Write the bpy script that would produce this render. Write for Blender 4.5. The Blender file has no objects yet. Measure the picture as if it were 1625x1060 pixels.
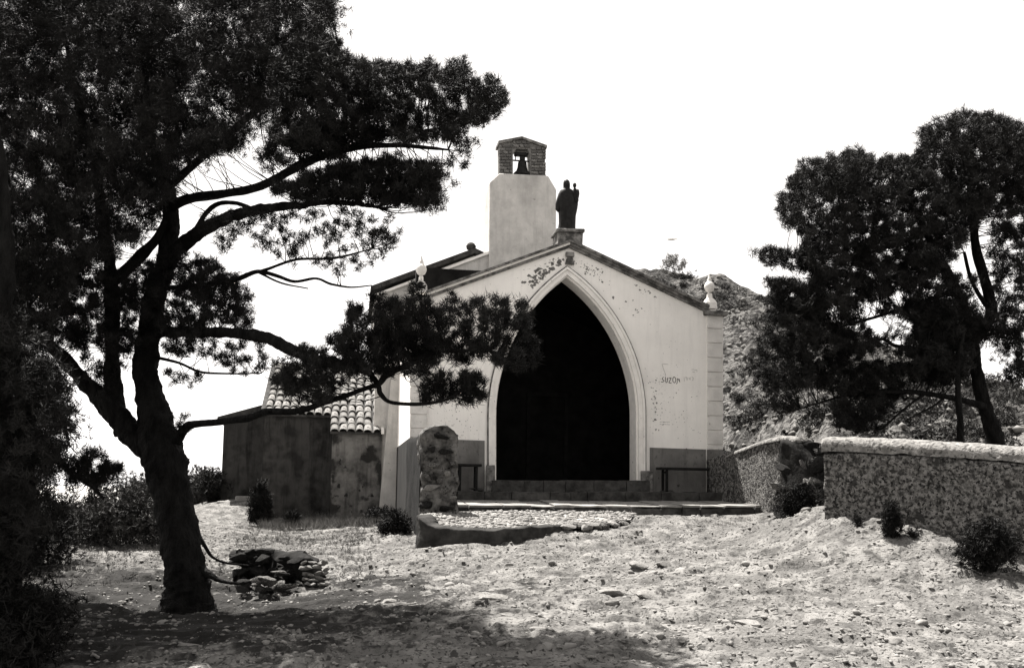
import bpy, bmesh, math, random
import numpy as np
from mathutils import Vector, Matrix, Euler

R = math.radians
C = bpy.context.scene.collection
scene = bpy.context.scene
random.seed(7); np.random.seed(7)

# ------------------------------------------------------------------ camera
FPX, W0, H0 = 1500.0, 1625.0, 1060.0
SHIFT_PX, PITCH, ROLL = 105.0, math.atan(0.09), 0.015
cam_d = bpy.data.cameras.new('camera'); cam = bpy.data.objects.new('camera', cam_d); C.objects.link(cam)
cam_d.sensor_width = 36.0; cam_d.lens = 36.0 * FPX / W0; cam_d.shift_y = SHIFT_PX / W0
cam_d.clip_start = 0.05; cam_d.clip_end = 9000
cam.matrix_world = Matrix.Rotation(R(90) + PITCH, 4, 'X') @ Matrix.Rotation(ROLL, 4, 'Z')
scene.camera = cam
MC = np.array(cam.matrix_world.to_3x3())

# ------------------------------------------------------------------ light
SUN_EL, SUN_AZ = R(66), R(131)          # azimuth measured from +x towards +y
w = bpy.data.worlds.new('World'); scene.world = w; w.use_nodes = True
nt = w.node_tree; nt.nodes.clear()
sky = nt.nodes.new('ShaderNodeTexSky'); sky.sky_type = 'NISHITA'; sky.sun_disc = False
sky.sun_elevation = SUN_EL; sky.sun_rotation = R(90) - SUN_AZ
sky.air_density = 1.0; sky.dust_density = 1.0; sky.ozone_density = 1.0
bw = nt.nodes.new('ShaderNodeRGBToBW'); tint = nt.nodes.new('ShaderNodeVectorMath'); tint.operation = 'MULTIPLY'
tint.inputs[1].default_value = (1.0, 0.965, 0.94)
bg = nt.nodes.new('ShaderNodeBackground'); bg.inputs[1].default_value = 0.12
wo = nt.nodes.new('ShaderNodeOutputWorld')
nt.links.new(sky.outputs[0], bw.inputs[0]); nt.links.new(bw.outputs[0], tint.inputs[0])
veil = nt.nodes.new('ShaderNodeMix'); veil.data_type = 'RGBA'; veil.inputs['Factor'].default_value = .55   # thin even high haze
nt.links.new(tint.outputs[0], veil.inputs['A']); veil.inputs['B'].default_value = (2.5, 2.41, 2.34, 1)
nt.links.new(veil.outputs['Result'], bg.inputs[0]); nt.links.new(bg.outputs[0], wo.inputs[0])
sd = bpy.data.lights.new('sun', 'SUN'); sd.energy = 5.0; sd.angle = R(0.53); sd.color = (1.0, 0.965, 0.92)
so = bpy.data.objects.new('sun', sd); C.objects.link(so)
sv = Vector((math.cos(SUN_AZ) * math.cos(SUN_EL), math.sin(SUN_AZ) * math.cos(SUN_EL), math.sin(SUN_EL)))
so.rotation_euler = sv.to_track_quat('Z', 'Y').to_euler(); so.location = (0, 0, 30)
vs = scene.view_settings
scene.display_settings.display_device = 'sRGB'
vs.view_transform = 'Standard'; vs.look = 'None'; vs.gamma = 1; vs.use_curve_mapping = False
vs.exposure = 1.88
scene.cycles.max_bounces = 6; scene.cycles.diffuse_bounces = 3

# ------------------------------------------------------------------ helpers
def ray(px, py):
    c = np.array([(px - W0 / 2) / FPX, (H0 / 2 - py + SHIFT_PX) / FPX, -1.0])
    return MC @ c
def P(px, py, Y):
    d = ray(px, py); return Vector(d * (Y / d[1]))
D3 = lambda px, py: ray(px, py)
TA = 0.168; A = math.atan(TA)
U = Vector((math.cos(A), math.sin(A), 0)); V = Vector((-math.sin(A), math.cos(A), 0))
O = P(898.5, 762, 18.75)
def F(px, py, wd=0.0):
    """pixel -> (s, z) on the vertical plane wd metres behind the chapel's front"""
    d = Vector(ray(px, py)); t = (O.dot(V) + wd) / d.dot(V); p = d * t
    q = p - O; return (q.dot(U), q.z)
def L2W(s, wd, z): return O + U * s + V * wd + Vector((0, 0, z))

def lnk(n, me, m=None, parent=None, **k):
    o = bpy.data.objects.new(n, me); C.objects.link(o)
    if m is not None and me is not None and not me.materials: me.materials.append(m)
    if parent is not None: o.parent = parent
    for a, b in k.items(): o[a] = b
    return o
def empty(n, loc, rz=0, **k):
    o = bpy.data.objects.new(n, None); C.objects.link(o); o.location = loc; o.rotation_euler = (0, 0, rz); o.empty_display_size = .1
    for a, b in k.items(): o[a] = b
    return o
def mesh(n, v, f, smooth=False):
    me = bpy.data.meshes.new(n); me.from_pydata([tuple(x) for x in v], [], [tuple(x) for x in f]); me.update()
    if smooth: me.polygons.foreach_set('use_smooth', [True] * len(me.polygons))
    return me
def np_mesh(n, v, tri, smooth=False):
    v = np.asarray(v, np.float32); tri = np.asarray(tri, np.int32); k = tri.shape[1]
    me = bpy.data.meshes.new(n)
    me.vertices.add(len(v)); me.vertices.foreach_set('co', v.ravel())
    me.loops.add(tri.size); me.loops.foreach_set('vertex_index', tri.ravel())
    me.polygons.add(len(tri)); me.polygons.foreach_set('loop_start', np.arange(0, tri.size, k, dtype=np.int32))
    me.polygons.foreach_set('loop_total', np.full(len(tri), k, np.int32))
    if smooth: me.polygons.foreach_set('use_smooth', np.ones(len(tri), bool))
    me.update(calc_edges=True); me.validate(); return me
def merge(parts):
    vs_, fs = [], []
    for v, f in parts:
        b = len(vs_); vs_ += [tuple(x) for x in v]; fs += [tuple(i + b for i in x) for x in f]
    return vs_, fs
def boxg(x0, x1, y0, y1, z0, z1):
    v = [(x0, y0, z0), (x1, y0, z0), (x1, y1, z0), (x0, y1, z0), (x0, y0, z1), (x1, y0, z1), (x1, y1, z1), (x0, y1, z1)]
    return v, [(3, 2, 1, 0), (4, 5, 6, 7), (0, 1, 5, 4), (1, 2, 6, 5), (2, 3, 7, 6), (3, 0, 4, 7)]
def prism(poly, w0, w1):
    """poly: [(s,z)...] extruded from depth w0 to w1 (local s,w,z)"""
    n = len(poly); v = [(s, w0, z) for s, z in poly] + [(s, w1, z) for s, z in poly]
    a = sum(poly[i][0] * poly[(i + 1) % n][1] - poly[(i + 1) % n][0] * poly[i][1] for i in range(n))
    idx = list(range(n)) if a > 0 else list(range(n))[::-1]
    f = [tuple(idx), tuple(i + n for i in idx[::-1])]
    for k in range(n):
        i, j = idx[k], idx[(k + 1) % n]; f.append((j, i, i + n, j + n))
    return v, f
def bevel(me, wd, seg=1):
    bm = bmesh.new(); bm.from_mesh(me)
    bmesh.ops.bevel(bm, geom=list(bm.edges), offset=wd, segments=seg, affect='EDGES', clamp_overlap=True)
    bm.to_mesh(me); bm.free(); return me
# value noise (numpy)
_rt = np.random.RandomState(3).rand(64, 64, 64).astype(np.float32)
def vnoise(x, y, z=0.0):
    x, y, z = np.broadcast_arrays(np.asarray(x, float), y, z)
    xi, yi, zi = np.floor(x).astype(int), np.floor(y).astype(int), np.floor(z).astype(int)
    fx, fy, fz = x - xi, y - yi, z - zi
    fx, fy, fz = [t * t * (3 - 2 * t) for t in (fx, fy, fz)]
    r = 0
    for a in (0, 1):
        for b in (0, 1):
            for c in (0, 1):
                r = r + _rt[(xi + a) % 64, (yi + b) % 64, (zi + c) % 64] * (fx if a else 1 - fx) * (fy if b else 1 - fy) * (fz if c else 1 - fz)
    return r
def fbm(x, y, z=0.0, o=4):
    r, a, t = 0, 1, 0
    for k in range(o):
        r = r + a * vnoise(np.asarray(x) * 2 ** k + 17 * k, np.asarray(y) * 2 ** k + 5 * k, np.asarray(z) * 2 ** k); t += a; a *= .5
    return r / t
def rough(me, amp, freq, seed=0):
    """push vertices about with noise"""
    n = len(me.vertices); co = np.empty(n * 3, np.float32); me.vertices.foreach_get('co', co); co = co.reshape(-1, 3)
    d = np.stack([fbm(co[:, 0] * freq + 31 * k + seed, co[:, 1] * freq + 7, co[:, 2] * freq + 3 * k, 3) for k in range(3)], 1) - .5
    co = co + d * amp * 2; me.vertices.foreach_set('co', co.astype(np.float32).ravel()); me.update(); return me
def subdiv(me, size):
    bm = bmesh.new(); bm.from_mesh(me)
    bmesh.ops.triangulate(bm, faces=[f for f in bm.faces if len(f.verts) > 4])
    for _ in range(7):
        e = [x for x in bm.edges if x.calc_length() > size * 1.5]
        if not e: break
        bmesh.ops.subdivide_edges(bm, edges=e, cuts=1, use_grid_fill=True)
    bm.to_mesh(me); bm.free(); return me

# ------------------------------------------------------------------ materials (grey world, faintly warm)
def g(v, warm=1.0): return (v, v * (1 - .03 * warm), v * (1 - .075 * warm), 1)
def mat(name, lo, hi, scale=4.0, detail=6, rough_=.9, bump=.0, bscale=None, spots=None, ramp=(.35, .65), stretch=None, bdist=.02):
    m = bpy.data.materials.new(name); m.use_nodes = True; n = m.node_tree; b = n.nodes['Principled BSDF']
    b.inputs['Roughness'].default_value = rough_; b.inputs['Specular IOR Level'].default_value = .1
    tc = n.nodes.new('ShaderNodeTexCoord'); co = tc.outputs['Object']
    if stretch:
        mp = n.nodes.new('ShaderNodeMapping'); mp.inputs['Scale'].default_value = stretch; n.links.new(co, mp.inputs[0]); co = mp.outputs[0]
    no = n.nodes.new('ShaderNodeTexNoise'); no.inputs['Scale'].default_value = scale; no.inputs['Detail'].default_value = detail
    no.inputs['Roughness'].default_value = .62; n.links.new(co, no.inputs['Vector'])
    cr = n.nodes.new('ShaderNodeValToRGB'); cr.color_ramp.elements[0].position = ramp[0]; cr.color_ramp.elements[1].position = ramp[1]
    cr.color_ramp.elements[0].color = g(lo); cr.color_ramp.elements[1].color = g(hi); n.links.new(no.outputs['Fac'], cr.inputs[0])
    col = cr.outputs[0]
    for sp in (spots or []):      # (scale, threshold, width, value)
        s2 = n.nodes.new('ShaderNodeTexNoise'); s2.inputs['Scale'].default_value = sp[0]; s2.inputs['Detail'].default_value = 5; n.links.new(co, s2.inputs['Vector'])
        r2 = n.nodes.new('ShaderNodeValToRGB'); r2.color_ramp.elements[0].position = sp[1]; r2.color_ramp.elements[1].position = sp[1] + sp[2]
        n.links.new(s2.outputs['Fac'], r2.inputs[0])
        mx = n.nodes.new('ShaderNodeMix'); mx.data_type = 'RGBA'; n.links.new(r2.outputs[0], mx.inputs['Factor'])
        n.links.new(col, mx.inputs['A']); mx.inputs['B'].default_value = g(sp[3]); col = mx.outputs['Result']
    n.links.new(col, b.inputs['Base Color'])
    if bump:
        bn = n.nodes.new('ShaderNodeTexNoise'); bn.inputs['Scale'].default_value = bscale or scale * 6; bn.inputs['Detail'].default_value = 5; n.links.new(co, bn.inputs['Vector'])
        bp = n.nodes.new('ShaderNodeBump'); bp.inputs['Strength'].default_value = bump; bp.inputs['Distance'].default_value = bdist
        n.links.new(bn.outputs['Fac'], bp.inputs['Height']); n.links.new(bp.outputs[0], b.inputs['Normal'])
    return m
M_plaster = mat('white_plaster', .80, .88, 1.6, 8, .85, .3, 30, spots=[(9, .70, .03, .45), (1.3, .60, .25, .74)])
def streaks(m, val, amt):
    n = m.node_tree; b = n.nodes['Principled BSDF']; tc = n.nodes.new('ShaderNodeTexCoord'); mp = n.nodes.new('ShaderNodeMapping'); mp.inputs['Scale'].default_value = (5, 5, .5)
    no = n.nodes.new('ShaderNodeTexNoise'); no.inputs['Scale'].default_value = 1.5; no.inputs['Detail'].default_value = 9; no.inputs['Roughness'].default_value = .7
    n.links.new(tc.outputs['Object'], mp.inputs[0]); n.links.new(mp.outputs[0], no.inputs['Vector'])
    cr = n.nodes.new('ShaderNodeValToRGB'); cr.color_ramp.elements[0].position = .5; cr.color_ramp.elements[1].position = .78; cr.color_ramp.elements[0].color = (0, 0, 0, 1); cr.color_ramp.elements[1].color = (amt, amt, amt, 1)
    n.links.new(no.outputs['Fac'], cr.inputs[0]); src = b.inputs['Base Color'].links[0].from_socket; mx = n.nodes.new('ShaderNodeMix'); mx.data_type = 'RGBA'
    n.links.new(cr.outputs[0], mx.inputs['Factor']); n.links.new(src, mx.inputs['A']); mx.inputs['B'].default_value = g(val); n.links.new(mx.outputs['Result'], b.inputs['Base Color'])
streaks(M_plaster, .5, .35)
M_trim = mat('white_painted_stone', .70, .82, 5, 6, .8, .2, 30, spots=[(14, .66, .04, .4)])
M_quoin = mat('pale_stone_block', .56, .68, 5, 6, .85, .3, 30, spots=[(16, .68, .04, .35)])
M_dado = mat('grey_painted_plaster', .13, .19, 2.5, 7, .9, .3, 30, spots=[(7, .66, .04, .06)])
M_coping = mat('weathered_coping', .06, .22, 7, 7, .9, .5, 30, ramp=(.4, .6))
M_flake = mat('bare_flaked_render', .10, .25, 14, 6, .95, .5, 60)
M_tower = mat('rough_grey_render', .40, .52, 3, 8, .95, .6, 24, spots=[(1.1, .56, .2, .28), (10, .68, .05, .22)])
streaks(M_tower, .2, .5)
M_brick = mat('old_brick_stone', .04, .14, 9, 6, .95, .5, 40)
M_mortar = mat('old_mortar', .10, .2, 8, 6, .95, .5, 40)
M_dark_in = mat('shade_dark_interior', .006, .016, 3, 4, .95)  # near-black colour puts the porch's shade into its lining and ceiling
M_wood = mat('dark_wood', .008, .02, 6, 6, .8)
M_iron = mat('dark_iron', .006, .012, 20, 3, .6)
M_bronze = mat('dark_bronze', .006, .018, 12, 4, .55)
streaks(M_dado, .06, .8)
M_tile = mat('clay_roof_tile', .10, .21, 5, 6, .9, .4, 40, spots=[(9, .6, .06, .06)])
M_roofdark = mat('old_dark_roof', .02, .06, 6, 6, .9, .5, 30)
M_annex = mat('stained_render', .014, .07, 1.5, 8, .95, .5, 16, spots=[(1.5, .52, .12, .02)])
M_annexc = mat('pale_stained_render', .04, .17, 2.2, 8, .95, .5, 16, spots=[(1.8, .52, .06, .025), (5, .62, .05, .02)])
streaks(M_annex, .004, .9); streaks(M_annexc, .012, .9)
M_rubble = mat('rubble_stone', .03, .16, 6, 8, .95, .7, 18, ramp=(.42, .6))
M_rubble_d = mat('dark_rubble_stone', .005, .022, 6, 8, .95, .7, 18)
M_wallface = mat('pitted_lime_render', .09, .22, 9, 8, .95, .9, 30, spots=[(16, .56, .06, .02)])
M_step = mat('worn_shaded_step', .025, .08, 5, 7, .9, .5, 25)
M_land = mat('pale_worn_stone', .14, .24, 5, 7, .9, .4, 25)
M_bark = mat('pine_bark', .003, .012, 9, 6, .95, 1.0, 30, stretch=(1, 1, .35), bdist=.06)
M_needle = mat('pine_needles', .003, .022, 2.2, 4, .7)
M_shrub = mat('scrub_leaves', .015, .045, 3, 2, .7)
M_dryg = mat('dry_grass', .05, .12, 4, 2, .8)
M_stone = mat('limestone', .12, .22, 5, 6, .95, .6, 20, spots=[(6, .6, .1, .06)])
M_ground = mat('trodden_limestone_ground', .06, .16, 4.0, 10, .97, .8, 28, spots=[(1.1, .55, .10, .09), (30, .57, .06, .03), (11, .58, .06, .04)], ramp=(.38, .6), bdist=.03)
def dark_patch(m, cx, cy, rx, ry, val):
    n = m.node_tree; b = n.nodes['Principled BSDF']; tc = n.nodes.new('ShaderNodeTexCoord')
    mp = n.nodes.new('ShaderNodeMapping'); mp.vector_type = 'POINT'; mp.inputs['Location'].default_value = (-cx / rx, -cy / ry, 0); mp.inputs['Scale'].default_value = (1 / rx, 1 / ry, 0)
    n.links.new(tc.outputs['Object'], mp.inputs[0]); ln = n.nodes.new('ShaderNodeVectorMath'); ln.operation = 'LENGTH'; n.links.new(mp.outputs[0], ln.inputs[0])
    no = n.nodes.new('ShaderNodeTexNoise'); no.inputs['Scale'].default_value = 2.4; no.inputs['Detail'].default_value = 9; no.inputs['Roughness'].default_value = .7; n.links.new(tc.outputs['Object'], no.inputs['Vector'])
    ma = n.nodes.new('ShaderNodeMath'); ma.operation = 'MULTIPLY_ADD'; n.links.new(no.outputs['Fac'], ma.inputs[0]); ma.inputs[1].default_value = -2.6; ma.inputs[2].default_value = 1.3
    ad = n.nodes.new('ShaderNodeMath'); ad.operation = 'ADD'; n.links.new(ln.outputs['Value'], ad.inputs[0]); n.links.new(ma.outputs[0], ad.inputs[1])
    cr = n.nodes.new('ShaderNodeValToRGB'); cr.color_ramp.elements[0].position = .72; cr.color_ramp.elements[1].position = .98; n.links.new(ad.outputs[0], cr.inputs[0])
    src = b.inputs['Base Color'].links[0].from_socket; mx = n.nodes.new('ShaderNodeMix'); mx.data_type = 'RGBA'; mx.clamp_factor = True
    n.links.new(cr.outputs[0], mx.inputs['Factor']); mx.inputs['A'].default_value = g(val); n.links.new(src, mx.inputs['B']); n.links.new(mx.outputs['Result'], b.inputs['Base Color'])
dark_patch(M_ground, -4.6, 9.6, 4.9, 3.0, .022)      # noise-edged darker patch of ground round the big pine
M_hill = mat('scrub_hillside', .035, .14, 2.6, 10, .97, .9, 5, spots=[(.5, .5, .1, .03), (2.6, .56, .05, .012)], ramp=(.4, .6), bdist=.3)
M_sea = mat('pale_sea', .3, .35, .01, 2, .35)
def pitted(name, lo, hi, sc_, th, pit, bd=.03):
    m = mat(name, lo, hi, 6, 8, .95, .7, 26); n = m.node_tree; b = n.nodes['Principled BSDF']
    tc = n.nodes.new('ShaderNodeTexCoord'); nz = n.nodes.new('ShaderNodeTexNoise'); nz.inputs['Scale'].default_value = 9
    ad = n.nodes.new('ShaderNodeVectorMath'); ad.operation = 'MULTIPLY_ADD'; ad.inputs[1].default_value = (.12, .12, .12)
    n.links.new(tc.outputs['Object'], nz.inputs['Vector']); n.links.new(nz.outputs['Color'], ad.inputs[0]); n.links.new(tc.outputs['Object'], ad.inputs[2])
    vo = n.nodes.new('ShaderNodeTexVoronoi'); vo.inputs['Scale'].default_value = sc_; n.links.new(ad.outputs[0], vo.inputs['Vector'])
    n2 = n.nodes.new('ShaderNodeTexNoise'); n2.inputs['Scale'].default_value = 2.2; n2.inputs['Detail'].default_value = 4; n.links.new(tc.outputs['Object'], n2.inputs['Vector'])
    ma = n.nodes.new('ShaderNodeMath'); ma.operation = 'MULTIPLY_ADD'; n.links.new(n2.outputs['Fac'], ma.inputs[0]); ma.inputs[1].default_value = -.55; ma.inputs[2].default_value = .27; 
    a2 = n.nodes.new('ShaderNodeMath'); a2.operation = 'ADD'; n.links.new(vo.outputs['Distance'], a2.inputs[0]); n.links.new(ma.outputs[0], a2.inputs[1])
    r2 = n.nodes.new('ShaderNodeValToRGB'); r2.color_ramp.elements[0].position = th; r2.color_ramp.elements[1].position = th + .12; n.links.new(a2.outputs[0], r2.inputs[0])
    mx = n.nodes.new('ShaderNodeMix'); mx.data_type = 'RGBA'; n.links.new(r2.outputs[0], mx.inputs['Factor']); mx.inputs['A'].default_value = g(pit)
    src = b.inputs['Base Color'].links[0].from_socket; n.links.new(src, mx.inputs['B']); n.links.new(mx.outputs['Result'], b.inputs['Base Color'])
    bp = n.nodes.new('ShaderNodeBump'); bp.inputs['Distance'].default_value = bd; n.links.new(r2.outputs[0], bp.inputs['Height'])
    o_ = b.inputs['Normal'].links[0].from_socket; n.links.new(o_, bp.inputs['Normal']); n.links.new(bp.outputs[0], b.inputs['Normal']); return m
M_wallface = mat('pitted_lime_render', .035, .20, 19, 9, .97, 1.0, 34, spots=[(31, .56, .05, .015), (7, .60, .06, .035)], ramp=(.40, .6), bdist=.05)
M_pier = pitted('pier_rubble', .015, .17, 17, .1, .008, .04)
M_paint = mat('charcoal_scrawl', .06, .1, 20, 2, .9)
M_faint = mat('faint_pencil_scrawl', .42, .5, 20, 2, .9)

# ------------------------------------------------------------------ ground
CP = [ # px, py, depth
 (-400, 1250, 5.5), (812, 1250, 5.0), (2000, 1250, 5.5), (0, 1060, 7.2), (400, 1060, 7), (812, 1060, 7), (1250, 1060, 7), (1625, 1060, 7),
 (1900, 950, 9.5), (1577, 908, 10.2), (1700, 930, 10), (1440, 856, 11.0), (1310, 828, 11.9), (1250, 832, 14.8), (1280, 822, 13), (1215, 830, 15.9),
 (1130, 824, 16.2), (1050, 824, 16.0), (1000, 834, 15.5), (900, 848, 14.6), (760, 869, 13.5), (700, 874, 13.4), (660, 877, 13.6), (640, 850, 16), (560, 868, 15), (480, 850, 18),
 (600, 810, 24), (500, 826, 23.4), (410, 832, 23), (350, 797, 27.5), (330, 806, 24), (330, 885, 13.5), (420, 880, 13.5), (430, 940, 11.3), (300, 968, 10.4), (500, 960, 10),
 (200, 960, 10.2), (80, 900, 12), (160, 880, 14), (200, 830, 18), (120, 840, 18), (0, 860, 16), (-200, 880, 14), (-300, 960, 11),
 (812, 950, 9.6), (1200, 950, 9.6), (1100, 885, 12.4), (812, 905, 12), (600, 905, 12), (600, 960, 9.7), (1400, 930, 10), (1250, 880, 12.3), (950, 990, 8.6),
]
pts = [P(*c) for c in CP]
pts = [(p.x, p.y, p.z) for p in pts]
pts += [(2, 20, -.7), (-1, 20, -.75), (4.5, 20, -.3), (2, 26, -.5), (-3, 26, -.5), (5, 26, .3), (6.5, 16, .1), (7, 12.5, -.3), (9, 10, -.6), (0, 2, -1.65), (-4, 2, -1.7), (4, 2, -1.6), (0, -4, -1.8),
        (-8, 30, -1.6), (-12, 25, -3.0), (-12, 16, -1.9), (-10, 8, -1.6), (12, 4, -1.2), (-16, 34, -5), (0, 36, 0)]
pts = np.array(pts)
def _k(d): return np.where(d > 1e-9, d * d * np.log(np.maximum(d, 1e-9)), 0)
def _fit(p, lam=.02):
    n = len(p); d = np.hypot(p[:, None, 0] - p[None, :, 0], p[:, None, 1] - p[None, :, 1])
    K = _k(d) + lam * np.eye(n); Q = np.c_[np.ones(n), p[:, :2]]
    Am = np.block([[K, Q], [Q.T, np.zeros((3, 3))]]); return np.linalg.solve(Am, np.r_[p[:, 2], 0, 0, 0])
_w = _fit(pts)
def G0(x, y):
    x = np.asarray(x, float); y = np.asarray(y, float); sh = np.broadcast(x, y).shape
    xf = np.clip(np.broadcast_to(x, sh).ravel(), -18, 16); yf = np.clip(np.broadcast_to(y, sh).ravel(), -6, 38); out = np.empty(len(xf))
    for i in range(0, len(xf), 20000):
        a, b = xf[i:i + 20000], yf[i:i + 20000]
        d = np.hypot(a[:, None] - pts[None, :, 0], b[:, None] - pts[None, :, 1])
        out[i:i + 20000] = _k(d) @ _w[:-3] + _w[-3] + _w[-2] * a + _w[-1] * b
    return out.reshape(sh)
def G(x, y):
    x = np.asarray(x, float); y = np.asarray(y, float)
    z = G0(x, y) + (fbm(x * .9, y * .9, 0, 3) - .5) * .13 + (fbm(x * 4, y * 4, 9, 4) - .5) * .035
    r = fbm(x * 1.3 + 40, y * 4.2, 4, 4); z = z + np.clip((r - .54) * 1.6, 0, .035)     # broken ledges of rock
    r = fbm(x * 3.1 + 11, y * 7, 8, 3); z = z + np.clip((r - .56) * 1.2, 0, .03)
    n1 = 1 - np.abs(vnoise(x * 8, y * 11, 2) - .5) * 2; n2 = vnoise(x * 17 + 3, y * 19, 6)
    z = z + n1 * .012 + n2 * .020 * np.clip(fbm(x * 1.1, y * 1.7, 15, 2) * 3 - .9, .15, 1) - .04
    far = np.clip((np.hypot(x, y - 14) - 26) / 260, 0, 1); return z - far * 70
def Gf(x, y): return float(G(np.array([x]), np.array([y]))[0])
def grid(xs, ys, fn, name, m, smooth=True, **k):
    X, Y = np.meshgrid(xs, ys); Z = fn(X, Y); nx, ny = len(xs), len(ys)
    v = np.stack([X, Y, Z], -1).reshape(-1, 3); i = np.arange(nx * ny).reshape(ny, nx)
    q = np.stack([i[:-1, :-1], i[:-1, 1:], i[1:, 1:], i[1:, :-1]], -1).reshape(-1, 4)
    return lnk(name, np_mesh(name, v, q, smooth), m, **k)
def axis(segs):
    r = [segs[0][0]]
    for a, b, st in segs:
        n = max(1, int(round((b - a) / st))); r += list(a + (b - a) * (np.arange(1, n + 1) / n))
    return np.array(r)
gx = axis([(-2500, -300, 300), (-300, -40, 26), (-40, -14, 2), (-14, -7, .3), (-7, 6.5, .035), (6.5, 14, .3), (14, 40, 2), (40, 300, 26), (300, 2500, 300)])
gy = axis([(-2500, -300, 300), (-300, -20, 28), (-20, 4, 2), (4, 6, .2), (6, 20, .035), (20, 28, .15), (28, 60, 2), (60, 300, 24), (300, 3500, 320)])
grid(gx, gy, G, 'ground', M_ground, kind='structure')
sea = mesh('sea', [(-8000, -3000, -64), (8000, -3000, -64), (8000, 8500, -64), (-8000, 8500, -64)], [(0, 1, 2, 3)])
lnk('sea', sea, M_sea, kind='structure')

# hillside behind and to the right, as a polar sheet of terrain
SKY = [(-250, 800), (300, 770), (600, 600), (800, 500), (900, 450), (1000, 429), (1040, 426), (1085, 434), (1105, 441), (1150, 441), (1185, 456), (1222, 468), (1300, 500), (1400, 540), (1440, 556), (1520, 592), (1640, 622), (1900, 690), (2300, 740)]
tp = np.linspace(760, 2300, 520); rs = np.r_[np.linspace(0, 1, 260), np.linspace(1.02, 1.8, 20)]
py_r = np.interp(tp, [a for a, b in SKY], [b for a, b in SKY])
HV = np.zeros((len(rs), len(tp), 3))
for j, (a, b) in enumerate(zip(tp, py_r)):
    b = b + 5 * (fbm(a * .03, 0, 5, 4) - .5) * 2
    y0 = float(np.interp(a, [760, 1130, 1250, 1310, 1700, 2300], [31, 24, 16.8, 13.6, 13.0, 12])); y1 = float(np.interp(a, [760, 1150, 1450, 2300], [46, 46, 34, 30]))
    foot = P(a, 775, y0); top = P(a, b, y1)
    zf = float(np.interp(a, [760, 1130, 1250, 1310, 1500, 2300], [-.6, -.15, -.3, .0, .0, .1])) - .3
    for i, r_ in enumerate(rs):
        yy = y0 + (y1 - y0) * r_; rr = min(r_, 1)
        sh = rr * .78 + .22 * (rr ** 1.8)
        z = zf + (top.z - zf) * sh if r_ <= 1 else top.z - (r_ - 1) * 12
        d = ray(a, b); HV[i, j] = (d[0] / d[1] * yy, yy, z)
x, y, z = HV[..., 0], HV[..., 1], HV[..., 2]
tp_ = np.clip((rs[:, None] - .02) * 6, 0, 1) * np.clip((1.05 - rs[:, None]) * 5, .12, 1)
HV[..., 2] = z + ((fbm(x * .35, y * .35, 1, 3) - .5) * 1.5 + (fbm(x * 1.6, y * 1.6, 3, 4) - .5) * .9 + (fbm(x * 5, y * 5, 3, 3) - .5) * .3) * tp_
HTOP = HV; M_scree = mat('hill_stone', .08, .17, 3, 4, .95)
i = np.arange(HV.shape[0] * HV.shape[1]).reshape(HV.shape[:2])
q = np.stack([i[:-1, :-1], i[:-1, 1:], i[1:, 1:], i[1:, :-1]], -1).reshape(-1, 4)
lnk('hillside', np_mesh('hillside', HV.reshape(-1, 3), q, True), M_hill, kind='structure')

# ------------------------------------------------------------------ stones
def rock_geo(seed, sub=2, sq=(1, .8, .6)):
    bm = bmesh.new(); bmesh.ops.create_icosphere(bm, subdivisions=sub, radius=1)
    rnd = random.Random(seed); o = [rnd.uniform(0, 30) for _ in range(3)]
    cuts = [(Vector([rnd.gauss(0, 1) for _ in range(3)]).normalized(), rnd.uniform(.32, .7)) for _ in range(11)]
    for v in bm.verts:
        for c, dd in cuts:
            t = v.co.dot(c)
            if t > dd: v.co -= c * (t - dd) * .9
        n = float(fbm(v.co.x * 2 + o[0], v.co.y * 2 + o[1], v.co.z * 2 + o[2], 3)) - .5
        v.co *= 1.25 + n * .22; v.co = Vector((v.co.x * sq[0], v.co.y * sq[1], v.co.z * sq[2]))
    r = ([v.co.copy() for v in bm.verts], [tuple(x.index for x in f.verts) for f in bm.faces]); bm.free(); return r
ROCKS = [rock_geo(k) for k in range(6)]
ROCKM = {}
def rock_mesh(k, m):
    if (k, m.name) not in ROCKM:
        me = mesh('rock', *ROCKS[k]); me.materials.append(m); ROCKM[(k, m.name)] = me
    return ROCKM[(k, m.name)]
rr = random.Random(11)
ROCK_LOW = [rock_geo(50 + k, 1, (1, .8, .55)) for k in range(8)]
def scatter(name, pos, size, m, geos=ROCK_LOW, seed=0, flat=1.0, **k):
    rs_ = np.random.RandomState(seed); vs_, fs = [], []; b = 0
    for i_, (p, s) in enumerate(zip(pos, size)):
        v, f = geos[rs_.randint(len(geos))]; v = np.array(v); a = rs_.rand() * 6.28; c_, s_ = math.cos(a), math.sin(a)
        v = v @ np.array([[c_, s_, 0], [-s_, c_, 0], [0, 0, flat]]) * s + np.array(p)
        vs_.append(v); fs.append(np.array(f) + b); b += len(v)
    return lnk(name, np_mesh(name, np.vstack(vs_), np.vstack(fs)), m, kind='stuff', **k)
# loose gravel
n = 30000; px_ = np.random.uniform(-60, 1690, n); yy = 6.0 + 12 * np.random.rand(n) ** 1.15
xx = (px_ - 812) / 1500 * yy; keep = fbm(xx * 1.3, yy * 2.2, 7, 3) > .36; xx, yy = xx[keep], yy[keep]
zz = G(xx, yy); sz = .007 + .032 * np.random.rand(len(xx)) ** 3
scatter('gravel', np.stack([xx, yy, zz], 1), sz, M_stone, flat=.8, label='loose pale gravel strewn over the trodden ground', category='gravel')
# hillside rubble
n = 16000; ii = np.random.randint(4, 255, n); jj = np.random.randint(0, 519, n)
pos = HTOP[ii, jj]; sz = .03 + .17 * np.random.rand(n) ** 6
scatter('scree', pos, sz, M_scree, seed=4, label='pale broken stones scattered over the hillside behind the wall', category='scree')
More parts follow.
